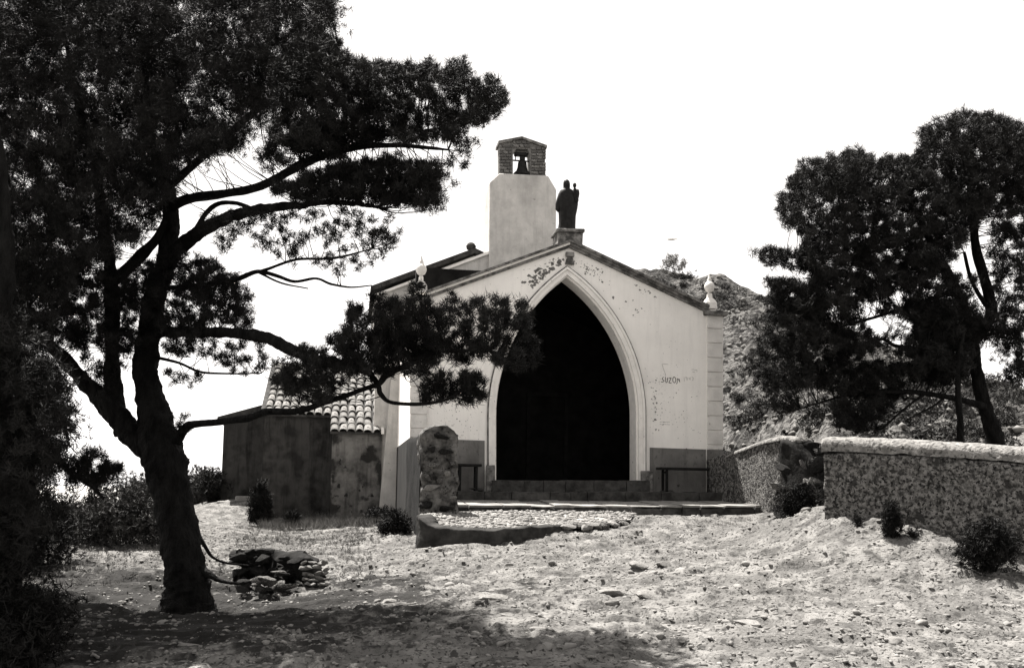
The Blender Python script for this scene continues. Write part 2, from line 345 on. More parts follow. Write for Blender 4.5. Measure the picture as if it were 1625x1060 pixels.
# larger stones on the ground
spots = [(930, 878, 12.6, .13, 'flat pale stone in the trodden ground below the broken edging stones'), (1015, 905, 11.6, .15, 'widest flat stone in the open ground right of the doorway'), (1052, 893, 11.8, .10, 'small stone just right of the widest flat stone in the open ground'),
 (860, 925, 10.7, .12, 'pale stone in the ground halfway below the low curved wall'), (960, 945, 9.9, .13, 'half buried stone straight below the middle of the doorway'), (1030, 950, 9.7, .15, 'dark edged stone in the near ground below the right door jamb'),
 (1135, 897, 11.8, .13, 'rough stone in the ground below the long bench'), (1180, 985, 8.6, .12, 'stone near the bottom edge below the sloping wall'), (785, 958, 9.5, .13, 'low stone near the bottom below the end of the old pier'), (620, 950, 10.0, .12, 'flat stone in the shade between the ruined stub and the bottom edge'),
 (1290, 985, 8.6, .11, 'stone near the bottom below the left end of the boundary wall'), (690, 912, 11.2, .10, 'small flat stone in front of the low curved wall'), (1220, 922, 10.6, .09, 'small stone alone in the bright ground left of the wall shrubs'), (915, 1015, 7.9, .11, 'nearest stone at the bottom edge below the doorway'), (300, 1020, 7.9, .11, 'stone in deep shade below the big pine trunk'), (1430, 1000, 8.0, .1, 'stone at the bottom right below the round shrub')]
for i_, (a, b, Y, s, lb) in enumerate(spots):
    p = P(a, b, Y); z = Gf(p.x, p.y)
    o = lnk('stone', rock_mesh(rr.randrange(6), M_stone)); o.location = (p.x, p.y, z + s * .05); o.scale = (s * 1.4, s, s * .75); o.rotation_euler = (rr.uniform(-.2, .2), rr.uniform(-.2, .2), rr.uniform(0, 6))
    o['label'] = lb; o['category'] = 'stone'; o['group'] = 'stones half sunk in the foreground'
n = 160; px_ = np.random.uniform(250, 1600, n); yy = np.random.uniform(7.5, 13.5, n); xx = (px_ - 812) / 1500 * yy
scatter('loose_rocks', np.stack([xx, yy, G(xx, yy)], 1), .03 + .05 * np.random.rand(n) ** 2, M_stone, geos=ROCKS, seed=77, label='fist sized pale rocks lying loose over the sloping ground', category='rubble')

# ------------------------------------------------------------------ chapel
ch = empty('chapel', O, A, label='white chapel with a pointed arch front, gable and bell tower', category='chapel')
def part(n, geo, m, parent=ch, bev=0, smooth=False, **k):
    me = mesh(n, *geo, smooth=smooth)
    if bev: bevel(me, bev)
    return lnk(n, me, m, parent, **k)
ZB = -.75   # foot of walls, below the ground
def arch(off=0.0, n=22, y_bot=775):
    """inner line of the pointed arch in pixels, offset outward by off px -> (s,z) list, right foot to left foot"""
    xr, xl, xc, ysp, yap = 1011.5, 786.0, 899.0, 660.0, 438.0
    pr = []
    for side, xe in ((1, xr), (-1, xl)):
        a = abs(xe - xc); h = ysp - yap; c = (h * h - a * a) / (2 * a); r = a + c
        rt = r + off; t1 = math.acos(max(-1, min(1, c / rt)))
        lst = [(xc + side * (rt * math.cos(t1 * k / n) - c), ysp - rt * math.sin(t1 * k / n)) for k in range(n + 1)]
        pr.append([(xe + side * off, y_bot)] + lst)
    right = [F(*p) for p in pr[0]]; left = [F(*p) for p in pr[1]]
    return right, left[::-1][1:]
Ri, Li = arch(0)
sL, _ = F(650, 700); sR, _ = F(1146, 640)
zEL = F(655, 470)[1]; zER = F(1143, 495)[1]; sA, zA = F(903, 389)
sLi, zLi = F(684, 468); sRi, zRi = F(1120, 493)
wall = [(sL, ZB), (sL, zEL), (sLi, zLi), (sA, zA), (sRi, zRi), (sR, zER), (sR, ZB)] + [(Ri[0][0], ZB)] + Ri[1:] + Li[:-1] + [(Li[-1][0], ZB)]
part('front_wall', prism(wall[::-1], 0, .45), M_plaster)
# archivolt: stepped mouldings
def ringband(o0, o1, w0, w1):
    a, b = arch(o0), arch(o1); a = a[0] + a[1]; b = b[0] + b[1]; n = len(a)
    v = [(s, w0, z) for s, z in a] + [(s, w0, z) for s, z in b] + [(s, w1, z) for s, z in a] + [(s, w1, z) for s, z in b]; f = []
    for i in range(n - 1):
        f += [(i, i + n, i + n + 1, i + 1), (i + n, i + 3 * n, i + 3 * n + 1, i + n + 1), (i + 2 * n, i, i + 1, i + 2 * n + 1), (i + 2 * n, i + 2 * n + 1, i + 3 * n + 1, i + 3 * n)]
    f += [(0, 2 * n, 3 * n, n), (n - 1, 2 * n - 1, 4 * n - 1, 3 * n - 1)]
    return v, f
part('arch_reveal', ringband(-1.5, 5, .02, .47), M_trim)
part('arch_moulding', ringband(1, 7.5, -.05, .02), M_trim)
part('arch_moulding', ringband(7.7, 11, -.08, .02), M_trim)
part('arch_moulding', ringband(11.2, 13, -.05, .02), M_coping)
# gable coping, two steps each side
def slope(a, b, t0, t1, w0, w1):
    return prism([(a[0], a[1] + t0), (b[0], b[1] + t0), (b[0], b[1] + t1), (a[0], a[1] + t1)], w0, w1)
AP = F(903, 394); LE = F(676, 475); RE = F(1122, 497)
for e in (LE, RE):
    part('coping_moulding', slope(e, AP, 0, .055, -.055, .45), M_coping)
    part('coping_moulding', slope(e, AP, .056, .10, -.10, .46), M_trim if e is LE else M_coping)
    part('coping_slab', slope(e, AP, .101, .15, -.15, .52), M_coping)
# pilasters of quoin blocks
PR = part('pilaster', prism([(F(1121, 500)[0], ZB), (sR + .002, ZB), (sR + .002, F(1143, 499)[1]), (F(1121, 500)[0], F(1121, 499)[1])], -.02, -.001), M_trim)
PL = part('pilaster', prism([(sL - .002, ZB), (F(679, 500)[0], ZB), (F(679, 500)[0], F(679, 474)[1]), (sL - .002, F(652, 474)[1])], -.02, -.001), M_trim)
def blocks(x0, x1, ys, par):
    for a, b in zip(ys[:-1], ys[1:]):
        s0, s1 = F(x0, (a + b) / 2)[0], F(x1, (a + b) / 2)[0]; z1, z0 = F((x0 + x1) / 2, a)[1] - .007, F((x0 + x1) / 2, b)[1] + .007
        part('quoin_block', boxg(s0 + .004, s1 - .002, -.045, -.021, z0, z1), M_quoin, par, .008)
blocks(1121, 1146.5, [501, 522, 545, 568, 591, 614, 637, 660, 683, 706, 714], PR)
blocks(650, 678, [476, 499, 522, 545, 568, 591, 614, 636, 658, 680, 695], PL)
for x0, x1, par in ((1116, 1152, ch), (645, 684, ch)):
    yc = 497 if x0 > 900 else 473
    part('pilaster_cap', boxg(F(x0, yc)[0], F(x1, yc)[0], -.12, .5, F(x0, yc + 4)[1], F(x0, yc - 4)[1]), M_coping, par, .012)
# grey dado
def quad(pp, w0, w1): return prism([F(*p) for p in pp], w0, w1)
part('dado', quad([(679.5, 800), (769, 800), (769, 699), (679.5, 696)], -.012, -.001), M_dado)
part('dado', quad([(1031, 800), (1120, 800), (1120, 713), (1031, 710)], -.012, -.001), M_dado)
part('dado', quad([(649, 800), (679, 800), (679, 696), (649, 695)], -.052, -.022), M_dado)
part('dado', quad([(1121, 800), (1147.5, 800), (1147, 714.5), (1121, 713.5)], -.052, -.022), M_dado)
for a, b in ((770, 784), (1014, 1033)):
    part('plinth_block', quad([(a, 790), (b, 790), (b, 738 if a < 900 else 747), (a, 738 if a < 900 else 747)], -.14, -.101), M_coping, ch, .01)
part('gable_ornament', merge([quad([(897, 401), (910, 402), (910, 409), (897, 408)], -.09, -.001), quad([(899, 409.5), (908, 410), (911, 421), (896, 420)], -.07, -.001)]), M_coping, ch, .01)
# flaked patches of lost paint
fl = []
def flake_at(px, py, r, rnd):
    n_ = rnd.randint(5, 9); s, z = F(px, py); k = [(s + r * rnd.uniform(.4, 1.3) * math.cos(6.283 * i / n_), z + r * rnd.uniform(.3, 1.1) * math.sin(6.283 * i / n_)) for i in range(n_)]
    fl.append(prism(k, -.004, -.0005))
rnd = random.Random(5)
def inside_arch(px, py): 
    s, z = F(px, py); q = [abs(s - a[0]) + abs(z - a[1]) for a in Ri + Li]
    xr = 1011.5 if px > 899 else 786.0; a = abs(xr - 899); h = 222.; c = (h * h - a * a) / (2 * a); r = a + c + 20
    return py > 660 and 766 < px < 1032 or math.hypot(abs(px - 899) + c, py - 660) < r
def spray(x0, y0, x1, y1, n_, sp, rmax):
    for _ in range(n_):
        t = rnd.random(); a, b = x0 + (x1 - x0) * t + rnd.gauss(0, sp), y0 + (y1 - y0) * t + rnd.gauss(0, sp)
        if inside_arch(a, b) or a > 1118 or a < 680: continue
        dx = a - 903; top = 389 + (dx * .478 if dx > 0 else -dx * .36)
        if b < top + 12: continue
        flake_at(a, b, rnd.uniform(.006, rmax) * (rnd.random() * .8 + .3), rnd)
spray(850, 445, 893, 418, 130, 6, .06); spray(846, 440, 850, 455, 40, 6, .05); spray(865, 420, 885, 412, 30, 5, .035); spray(915, 412, 960, 445, 40, 5, .03); spray(933, 425, 938, 432, 25, 4, .035)
spray(940, 450, 990, 520, 70, 5, .035); spray(1010, 450, 1042, 468, 35, 4, .03); spray(1000, 480, 1015, 500, 16, 5, .03); spray(990, 530, 1030, 620, 60, 5, .03)
spray(1040, 600, 1040, 690, 55, 4, .028); spray(1038, 610, 1110, 705, 100, 16, .014); spray(690, 640, 765, 692, 90, 14, .016); spray(700, 450, 860, 420, 40, 8, .012); spray(1030, 520, 1110, 600, 30, 20, .01)
lnk('flaked_patches', mesh('flaked_patches', *merge(fl)), M_flake, ch, kind='stuff')
fl = []
for x0, x1, y0, y1 in ((1034, 1118, 712, 745), (682, 766, 700, 735)):
    for _ in range(40):
        a, b = rnd.uniform(x0, x1), rnd.uniform(y0, y1); s, z = F(a, b, -.014); n_ = 7; r_ = rnd.uniform(.008, .035)
        fl.append(prism([(s + r_ * .6 * rnd.uniform(.5, 1.2) * math.cos(6.283 * i / n_), z + r_ * 1.3 * rnd.uniform(.5, 1.2) * math.sin(6.283 * i / n_)) for i in range(n_)], -.016, -.0125))
lnk('dado_stains', mesh('dado_stains', *merge(fl)), mat('dark_damp_patch', .1, .16, 10, 4), ch, kind='stuff')
# scrawled name and fainter scrawls
def stroke(pl, wd, y=-.003):
    q_ = [F(*p) for p in pl]; out = []
    for (a, b), (c, d) in zip(q_[:-1], q_[1:]):
        l = math.hypot(c - a, d - b) or 1; nx, nz = -(d - b) / l * wd / 2, (c - a) / l * wd / 2
        out.append(prism([(a - nx, b - nz), (c - nx, d - nz), (c + nx, d + nz), (a + nx, b + nz)], y, -.0006))
    return out
sc = lambda zs: [(1030 + a / 15.14, 570 + b / 15.14) for a, b in zs]
st = []
for zs in ([(350, 430), (320, 450), (310, 475), (350, 500), (362, 520), (335, 545), (285, 545)], [(392, 425), (396, 530), (412, 565), (440, 540), (446, 440)],
           [(470, 450), (532, 448), (474, 565), (538, 575)], [(600, 420), (570, 460), (570, 530), (610, 570), (640, 530), (640, 460), (600, 420)], [(650, 590), (675, 570), (680, 460), (715, 500), (740, 550), (720, 470)]):
    st += stroke(sc(zs), .013)
lnk('scrawled_name', mesh('scrawled_name', *merge(st)), M_paint, ch, label='name SUZON scrawled in dark capitals on the white wall')
st = []
for zs in ([(310, 100), (340, 220), (385, 340), (400, 400)], [(330, 110), (460, 125)], [(1020, 250), (1080, 245)], [(1085, 265), (1150, 255), (1150, 310)], [(1040, 300), (1100, 310)], [(840, 430), (845, 530)], [(860, 440), (900, 430), (910, 510)], [(930, 440), (930, 500)], [(960, 440), (985, 500), (990, 430)], [(1020, 430), (1060, 440), (1055, 500), (1030, 510)]):
    st += stroke(sc(zs), .010)
for y_ in (669.5, 673.5):
    x_ = 1047
    while x_ < 1062:
        st += stroke([(x_, y_), (x_ + 1.5, y_ + rnd.uniform(-.8, .8)), (x_ + 2.3, y_)], .012); x_ += 2.7
lnk('faint_scrawl', mesh('faint_scrawl', *merge(st)), M_faint, ch, kind='stuff')
# body: side walls, floor, dark porch inside
WB = 5.2
s2L = sL; s2R = sR
def side(s0, s1, w0, w1, za, zb): return boxg(s0, s1, w0, w1, za, zb)
zw = zEL - .05
lw = part('side_wall', side(sL, sL + .3, .452, WB, ZB - .3, zw), M_plaster)
part('side_wall', side(sR - .3, sR, .452, WB, ZB, zER - .05), M_plaster)
zdl = F(649, 695)[1]
part('side_dado', boxg(sL - .012, sL - .001, .0, WB - .01, ZB - .3, zdl), mat('side_dado_paint', .02, .03, 2, 5, .9))
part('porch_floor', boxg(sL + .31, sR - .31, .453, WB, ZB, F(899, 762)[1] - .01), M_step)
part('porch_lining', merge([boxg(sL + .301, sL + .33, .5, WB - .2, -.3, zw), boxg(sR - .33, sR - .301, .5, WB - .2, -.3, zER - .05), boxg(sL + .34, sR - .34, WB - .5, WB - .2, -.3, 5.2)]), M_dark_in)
# altar niche and inner door frame dimly seen
part('inner_doorway', merge([boxg(.05, .14, WB - .56, WB - .501, 0, 2.1), boxg(1.0, 1.09, WB - .56, WB - .501, 0, 2.1), boxg(.05, 1.09, WB - .56, WB - .501, 2.11, 2.2)]), M_wood)
apz = zA - .12
pr = [(sL - .05, zEL - .12), (sA, apz), (sR + .05, zER - .12)]
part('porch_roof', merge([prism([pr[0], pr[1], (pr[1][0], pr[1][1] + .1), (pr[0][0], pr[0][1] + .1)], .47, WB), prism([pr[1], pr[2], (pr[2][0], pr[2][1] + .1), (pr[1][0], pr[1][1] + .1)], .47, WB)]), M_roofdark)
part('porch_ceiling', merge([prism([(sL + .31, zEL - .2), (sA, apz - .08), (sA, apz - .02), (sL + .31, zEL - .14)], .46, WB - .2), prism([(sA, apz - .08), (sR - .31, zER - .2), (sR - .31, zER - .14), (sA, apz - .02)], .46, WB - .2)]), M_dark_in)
# second gable, wider, at the back of the porch
g2a = F(599, 470, WB); g2b = F(775, 404, WB); sl2 = (g2b[1] - g2a[1]) / (g2b[0] - g2a[0])
st_ = F(828.5, 400, WB)[0]; z2 = g2a[1] + sl2 * (st_ - g2a[0]); g2r = 2 * st_ - g2a[0]
part('rear_gable_wall', prism([(g2a[0], ZB), (g2a[0], g2a[1]), (st_, z2), (g2r, g2a[1]), (g2r, ZB)], WB + .002, WB + .4), M_tower)
part('rear_gable_coping', merge([slope(g2a, (st_, z2), .0, .07, WB - .06, WB + .45), slope((g2r, g2a[1]), (st_, z2), .0, .07, WB - .06, WB + .45)]), M_trim)
part('nave_wall', boxg(g2a[0] + .1, g2r - .1, WB + .42, 14, ZB, g2a[1] - .3), M_tower)
part('nave_roof', prism([(g2a[0], g2a[1] - .35), (st_, z2 - .35), (g2r, g2a[1] - .35), (g2r, g2a[1] - .5), (st_, z2 - .5), (g2a[0], g2a[1] - .5)], WB + .41, 9), M_roofdark)
# taller end behind
WR = 9.0
ra = F(588, 462, WR); rb = F(752, 402, WR); rcz = ra[0] + 2 * (rb[0] - ra[0])
part('rear_wall', prism([(ra[0] + .12, ZB), (ra[0] + .12, ra[1] - .08), (rb[0], rb[1] - .08), (rcz - .12, ra[1] - .08), (rcz - .12, ZB)], WR, WR + 5), M_tower)
part('rear_roof', merge([slope(ra, rb, -.05, .1, WR - .25, WR + 5.2), slope((rcz, ra[1]), rb, -.05, .1, WR - .25, WR + 5.2)]), M_roofdark)
def lathe(prof, n=20, c=(0, 0, 0), sx=1, sy=1):
    v, f = [], []
    for r_, z_ in prof:
        for k in range(n): v.append((c[0] + r_ * sx * math.cos(6.28318 * k / n), c[1] + r_ * sy * math.sin(6.28318 * k / n), c[2] + z_))
    for i in range(len(prof) - 1):
        for k in range(n): f.append((i * n + k, i * n + (k + 1) % n, (i + 1) * n + (k + 1) % n, (i + 1) * n + k))
    f.append(tuple(range(n))[::-1]); f.append(tuple((len(prof) - 1) * n + k for k in range(n))); return v, f
part('ridge_knob', lathe([(.05, -.02), (.13, .03), (.15, .12), (.1, .2), (.03, .24)], 14, (rb[0] - .1, WR - .1, rb[1] + .06)), M_roofdark, smooth=True)
# buttress by the annex
bl = F(605, 760, WB - .2)[0]; br = F(627, 760, WB - .2)[0]
part('buttress', prism([(bl - .05, ZB - .3), (br + .25, ZB - .3), (br + .2, 3.4), (bl + .24, 3.4)], WB - .25, WB - .003), M_tower)
# tower
WT = WB + .05
def T(px, py): return F(px, py, WT)
body = [T(776, 420), T(776, 292), T(791, 278), T(868, 282), T(881, 304), T(881, 420)]
body[0] = (body[0][0], 2.5); body[-1] = (body[-1][0], 2.5)
tb = lnk('tower_body', bevel(mesh('tower_body', *prism(body, WB - .1, WB + .95)), .02), M_tower, ch)
top = part('belfry', merge([prism([T(794, 279), T(814.5, 279.5), T(814.5, 243), T(820, 235), T(838, 236), T(841.5, 243), T(841.5, 280), T(865, 281), T(865, 234), T(828.5, 220), T(794, 226)], WB + .1, WB + .5)]), M_mortar)
hoods = part('belfry_roof_slab', merge([prism([T(791, 224), T(828, 217), T(828, 221), T(791, 228.5)], WB + .03, WB + .57), prism([T(828.2, 217), T(868, 231), T(868, 235), T(828.2, 221)], WB + .03, WB + .57)]), M_coping)
bk = bpy.data.meshes.new('brick'); bv, bf = boxg(-.5, .5, -.5, .5, -.5, .5); bk.from_pydata(bv, [], bf); bevel(bk, .06); bk.materials.append(M_brick)
bk2 = bk.copy(); bk2.materials.clear(); bk2.materials.append(M_coping)
rb_ = random.Random(3)
def lay(x0, x1, y0, y1, rows, wd, ok=lambda a, b: True):
    for r_ in range(rows):
        yb = y0 + (y1 - y0) * (r_ + .5) / rows; h_ = abs(F(x0, y0, WT)[1] - F(x0, y1, WT)[1]) / rows; x_ = x0 + (0 if r_ % 2 else -wd * .4)
        while x_ < x1 - 1.5:
            w_ = wd * rb_.uniform(.75, 1.25); a, b = max(x_, x0), min(x_ + w_, x1); x_ += w_
            if b - a < 2.5 or not ok((a + b) / 2, yb): continue
            s0, s1 = T(a, yb)[0], T(b, yb)[0]; zc = T((a + b) / 2, yb)[1]
            o = lnk('brick', rb_.choice([bk, bk, bk2]), None, top); o.location = ((s0 + s1) / 2, WB + .10, zc); o.scale = (s1 - s0 - .018, .07 + rb_.random() * .03, h_ - .018)
lay(792, 813, 229, 279, 10, 10.5); lay(843, 867, 238, 281, 9, 11); lay(814, 842, 222.5, 234, 2, 9, lambda a, b: abs(a - 828.5) * .36 + 221 < b); lay(843, 866, 233, 238, 1, 11, lambda a, b: (a - 828.5) * .36 + 221 < b - 2)
# pedestal and finials
part('pedestal', merge([quad([(884, 391), (923, 392), (924, 371), (884, 370)], -.08, .42), quad([(881, 370), (926, 371), (926, 365.5), (881, 364.5)], -.12, .46)]), M_coping, ch, .012)
for cx_, yb_ in ((1130.5, 489), (668.5, 463)):
    s, z0 = F(cx_, yb_); k = 1 / 80.
    pf = part('finial', lathe([(.17, 0), (.165, .13), (.115, .20), (.065, .24), (.06, .32), (.045, .34)], 4, (0, 0, 0)), M_trim)
    pf.location = (s, .16, z0); pf.rotation_euler = (0, 0, R(45))
    pb = part('finial_ball', lathe([(.04, .33), (.03, .36), (.075, .385), (.102, .44), (.108, .48), (.1, .52), (.07, .575), (.045, .60), (.05, .62), (.03, .66), (.012, .74), (.004, .78)], 18), M_quoin, pf, smooth=True)
# chapel steps: blocks in rows
def row(name, px0, px1, py, w0, w1, drop, nb, m, wob=.02, par=ch, bev=.018, sag=None, slab=None, tilt=0):
    s0, z = F(px0, py, w0)[0], None; s1 = F(px1, py, w0)[0]; xs_ = [0]
    for _ in range(nb): xs_.append(xs_[-1] + rb_.uniform(.6, 1.4))
    xs_ = [s0 + (s1 - s0) * t / xs_[-1] for t in xs_]
    for a, b in zip(xs_[:-1], xs_[1:]):
        z = F(px0 + (px1 - px0) * ((a + b) / 2 - s0) / (s1 - s0), py, w0)[1]
        dz = rb_.uniform(-wob, wob) * .5; me = mesh(name, *boxg(a + .006, b - .006, w0 + rb_.uniform(-wob, wob), w1, z - drop, z + dz)); subdiv(me, .12); bevel(me, .006) if False else None
        rough(me, wob * .9, 5, rb_.random() * 9)
        if tilt:
            for v_ in me.vertices:
                if v_.co.z > z - .1: v_.co.z += tilt * (v_.co.y - w0) / (w1 - w0)
        lnk(name, me, m, par)
        if slab:
            e_ = rb_.uniform(-.02, .02); me = subdiv(mesh('lit_tread_slab', *boxg(a + .008, b - .008, w0 - .02 + e_, w1, z + .012, z + .045 + dz)), .15); rough(me, .012, 6, rb_.random() * 9)
            for v_ in me.vertices: v_.co.z += tilt * (v_.co.y - w0) / (w1 - w0)
            lnk('lit_tread_slab', me, slab, par)
row('step_block', 780, 1032, 762, -.16, .44, .4, 6, M_step, .012)
row('step_block', 726, 1150, 781, -.95, -.02, .5, 9, M_step, .018)
row('landing_block', 705, 1225, 806, -2.3, -.97, .45, 13, M_step, .03, slab=M_land, tilt=.06)  # dark blocks under pale slabs: shaded risers and lit treads by colour
# right end ragged landing corner
# ------------------------------------------------------------------ things on the chapel
# bell
sb, zb0 = F(828.5, 279.5, WB + .24); zt = F(829, 254, WB + .24)[1]; hb = zt - zb0
be = empty('bell', L2W(sb, WB + .24, zb0), A, label='dark bronze bell hanging in the opening of the brick belfry', category='bell')
part('bell_body', lathe([(.205, .0), (.215, .02), (.19, .07), (.135, .13), (.11, .22), (.10, .34), (.085, .40), (.03, .42)], 24), M_bronze, be, smooth=True)
part('headstock', merge([boxg(-.19, .12, -.07, .07, .52, .62), boxg(-.06, .06, -.05, .05, .40, .53)]), M_bronze, be, .02)
part('axle', merge([boxg(-.24, .24, -.018, .018, .385, .415), boxg(-.17, -.15, -.01, .01, .40, .54)]), M_iron, be)
be.scale = (1.15, 1.0, 1.0)
# statue
s_, z_ = F(903, 364.6); S0 = (s_, .16, z_)
stt_scale = 1.13
stt = empty('statue', L2W(*S0), A, label='dark statue of a robed veiled woman holding a child, on the gable top', category='statue')
def figure(rings, n=28, folds=0):
    v, f = [], []
    for (z, cx, rx, ry, fo) in rings:
        for k in range(n):
            t = 6.28318 * k / n; w_ = 1 + fo * math.sin(t * 9 + cx * 8) * .9 + fo * .5 * math.sin(t * 5 + 1)
            v.append((cx + rx * w_ * math.cos(t), -.0 + ry * w_ * math.sin(t), z))
    m_ = len(rings)
    for i in range(m_ - 1):
        for k in range(n): f.append((i * n + k, i * n + (k + 1) % n, (i + 1) * n + (k + 1) % n, (i + 1) * n + k))
    f += [tuple(range(n))[::-1], tuple((m_ - 1) * n + k for k in range(n))]; return v, f
part('robed_body', figure([(0, -.01, .165, .13, .05), (.02, -.01, .16, .13, .06), (.15, 0, .15, .12, .07), (.30, 0, .155, .12, .06), (.42, .005, .175, .125, .05), (.52, .005, .19, .13, .04), (.60, 0, .18, .12, .04), (.68, -.005, .16, .11, .03),
      (.74, -.01, .14, .095, .02), (.775, -.015, .10, .075, .01), (.795, -.02, .062, .06, 0), (.82, -.02, .062, .068, 0), (.87, -.02, .064, .072, 0), (.915, -.022, .058, .066, 0), (.945, -.024, .042, .05, 0), (.962, -.024, .018, .02, 0)]), M_bronze, stt, smooth=True)
part('arm', figure([(.36, -.16, .03, .05, 0), (.40, -.185, .04, .055, .02), (.50, -.18, .045, .06, .03), (.60, -.15, .05, .06, .02), (.70, -.125, .045, .06, 0), (.75, -.10, .03, .04, 0)], 14), M_bronze, stt, smooth=True)
part('face', figure([(.815, -.02, .022, .02, 0), (.83, -.02, .034, .03, 0), (.86, -.02, .038, .036, 0), (.89, -.02, .034, .03, 0), (.905, -.02, .018, .015, 0)], 14), M_bronze, stt, smooth=True).location = (0, -.045, 0)
part('child_figure', figure([(.52, .13, .05, .05, .03), (.58, .135, .06, .06, .03), (.66, .13, .055, .055, 0), (.74, .13, .05, .045, 0), (.78, .125, .03, .03, 0), (.795, .12, .018, .02, 0), (.81, .118, .02, .022, 0), (.83, .118, .032, .032, 0), (.86, .118, .034, .034, 0), (.885, .118, .024, .024, 0), (.895, .118, .008, .01, 0)], 16), M_bronze, stt, smooth=True).location = (0, -.06, 0)
part('arm', figure([(.62, .18, .018, .02, 0), (.70, .19, .02, .02, 0), (.76, .185, .018, .018, 0), (.785, .175, .01, .01, 0)], 10), M_bronze, stt, smooth=True).location = (0, -.06, 0)
stt.scale = (1.12, 1, stt_scale)
# benches
zt_ = F(900, 781, -.6)[1]
def bench(x0, x1, yseat, legs, label, stones):
    s0 = F(x0, yseat, -.3)[0]; s1 = F(x1, yseat, -.3)[0]; z1 = F((x0 + x1) / 2, yseat, -.3)[1]
    b = empty('bench', L2W((s0 + s1) / 2, -.3, zt_), A, label=label, category='bench', group='benches against the chapel front'); h = (s1 - s0) / 2; z1 -= zt_
    part('seat', boxg(-h, h, -.17, .17, z1 - .05, z1), M_wood, b, .008)
    for lx in legs:
        x_ = F(lx, 750, -.3)[0] - (s0 + s1) / 2
        part('leg', merge([boxg(x_ - .022, x_ + .022, -.14, -.10, .0, z1 - .051), boxg(x_ - .022, x_ + .022, .10, .14, .0, z1 - .051), boxg(x_ - .02, x_ + .02, -.098, .098, z1 - .12, z1 - .08)]), M_iron, b)
    for sx_ in stones:
        x_ = F(sx_, 770, -.35)[0] - (s0 + s1) / 2; o = lnk('footing_stone', rock_mesh(2, M_step), None, b); o.location = (x_, -.02, .04); o.scale = (.16, .15, .08)
bench(722, 763, 736, (729, 755), 'short dark bench left of the arch, beside the old stone pier', (757,))
bench(1045, 1134, 742, (1055, 1128), 'long dark bench right of the arch, against the grey dado', (1060,))

# ------------------------------------------------------------------ annex
an = empty('annex', L2W(-5.2, WB, 0), 0, label='low stained outbuilding with pale clay tile roof, left of the chapel', category='outbuilding')
an.location = O; an.rotation_euler = (0, 0, A)
WC, WBB, WA = WB - .05, WB + .75, WB + 2.6
def FW(px, py, wd): return F(px, py, wd)
cl, cr_ = FW(527, 700, WC)[0], FW(605, 700, WC)[0]; zc = FW(567, 685, WC)[1]
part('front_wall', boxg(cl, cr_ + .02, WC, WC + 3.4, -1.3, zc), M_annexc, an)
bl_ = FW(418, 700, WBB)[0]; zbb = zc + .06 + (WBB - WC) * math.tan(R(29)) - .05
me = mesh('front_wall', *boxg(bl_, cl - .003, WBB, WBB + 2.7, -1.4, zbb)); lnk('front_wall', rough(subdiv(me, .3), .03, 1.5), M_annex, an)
al, ar = FW(354, 700, WA)[0], FW(424, 700, WA)[0]
aL, aR = FW(352, 668, WA), FW(421, 646, WA)
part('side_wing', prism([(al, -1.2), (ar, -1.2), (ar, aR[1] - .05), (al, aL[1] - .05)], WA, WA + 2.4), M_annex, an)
part('wing_roof', slope((aL[0] - .1, aL[1]), (aR[0] + .1, aR[1]), -.05, .1, WA - .15, WA + 2.5), M_roofdark, an)
part('ledge', boxg(FW(374, 788, WA - .4)[0], FW(418, 788, WA - .4)[0], WA - .5, WA - .005, -.9, FW(390, 787, WA - .4)[1]), M_land, an, .02)
part('ledge', boxg(FW(345, 795, WA - .6)[0], FW(372, 795, WA - .6)[0], WA - .7, WA - .006, -1.1, FW(360, 795, WA - .6)[1]), M_land, an, .02)
# tiled roof: rows of canal tiles laid one by one
rise = math.tan(R(29)); cs = math.cos(math.atan(rise)); pitch = .205; TL = .36
def tile_geo(n=6):
    v, f = [], []
    for t, (y, r_) in enumerate(((0, .098), (TL + .06, .078))):
        for k in range(n + 1):
            a = math.pi * k / n; v.append((r_ * math.cos(a), y, r_ * .85 * math.sin(a)))
        for k in range(n + 1):
            a = math.pi * k / n; v.append(((r_ - .014) * math.cos(a), y, (r_ - .014) * .85 * math.sin(a)))
    m_ = n + 1
    for k in range(n):
        f += [(k, k + 1, 2 * m_ + k + 1, 2 * m_ + k), (m_ + k, 3 * m_ + k, 3 * m_ + k + 1, m_ + k + 1), (k, m_ + k, m_ + k + 1, k + 1)]
    return v, f
tm = mesh('roof_tile', *tile_geo(), smooth=False); tm.materials.append(M_tile)
tm2 = tm.copy(); tm2.materials.clear(); tm2.materials.append(mat('darker_clay_tile', .06, .15, 5, 6, .9, .4, 40))
z0c = zc + .06; rp = math.atan(rise); rt_ = random.Random(8)
def zroof(wd): return z0c + (wd - WC) * rise
x_ = cr_ - .12; ncol = 0
RT = part('tile_roof', merge([prism([(bl_ - .1, 0), (cr_ + .0, 0), (cr_ + .0, .05), (bl_ - .1, .05)], 0, 4.2)]), M_roofdark, an)
me = RT.data; co = [v.co.copy() for v in me.vertices]
for v in me.vertices:
    wv = WBB - .08 + v.co.y * .0; wd_ = (WBB - .1) if v.co.y < 1 else WC + 3.7; v.co.y = wd_; v.co.z = v.co.z + zroof(wd_) - .07
part('tile_bed', prism([(cl - .05, 0), (cr_, 0), (cr_, .05), (cl - .05, .05)], 0, 1), M_roofdark, an)
me = bpy.data.objects['tile_bed'].data
for v in me.vertices:
    wd_ = (WC - .1) if v.co.y < .5 else WBB - .105; v.co.y = wd_; v.co.z += zroof(wd_) - .07
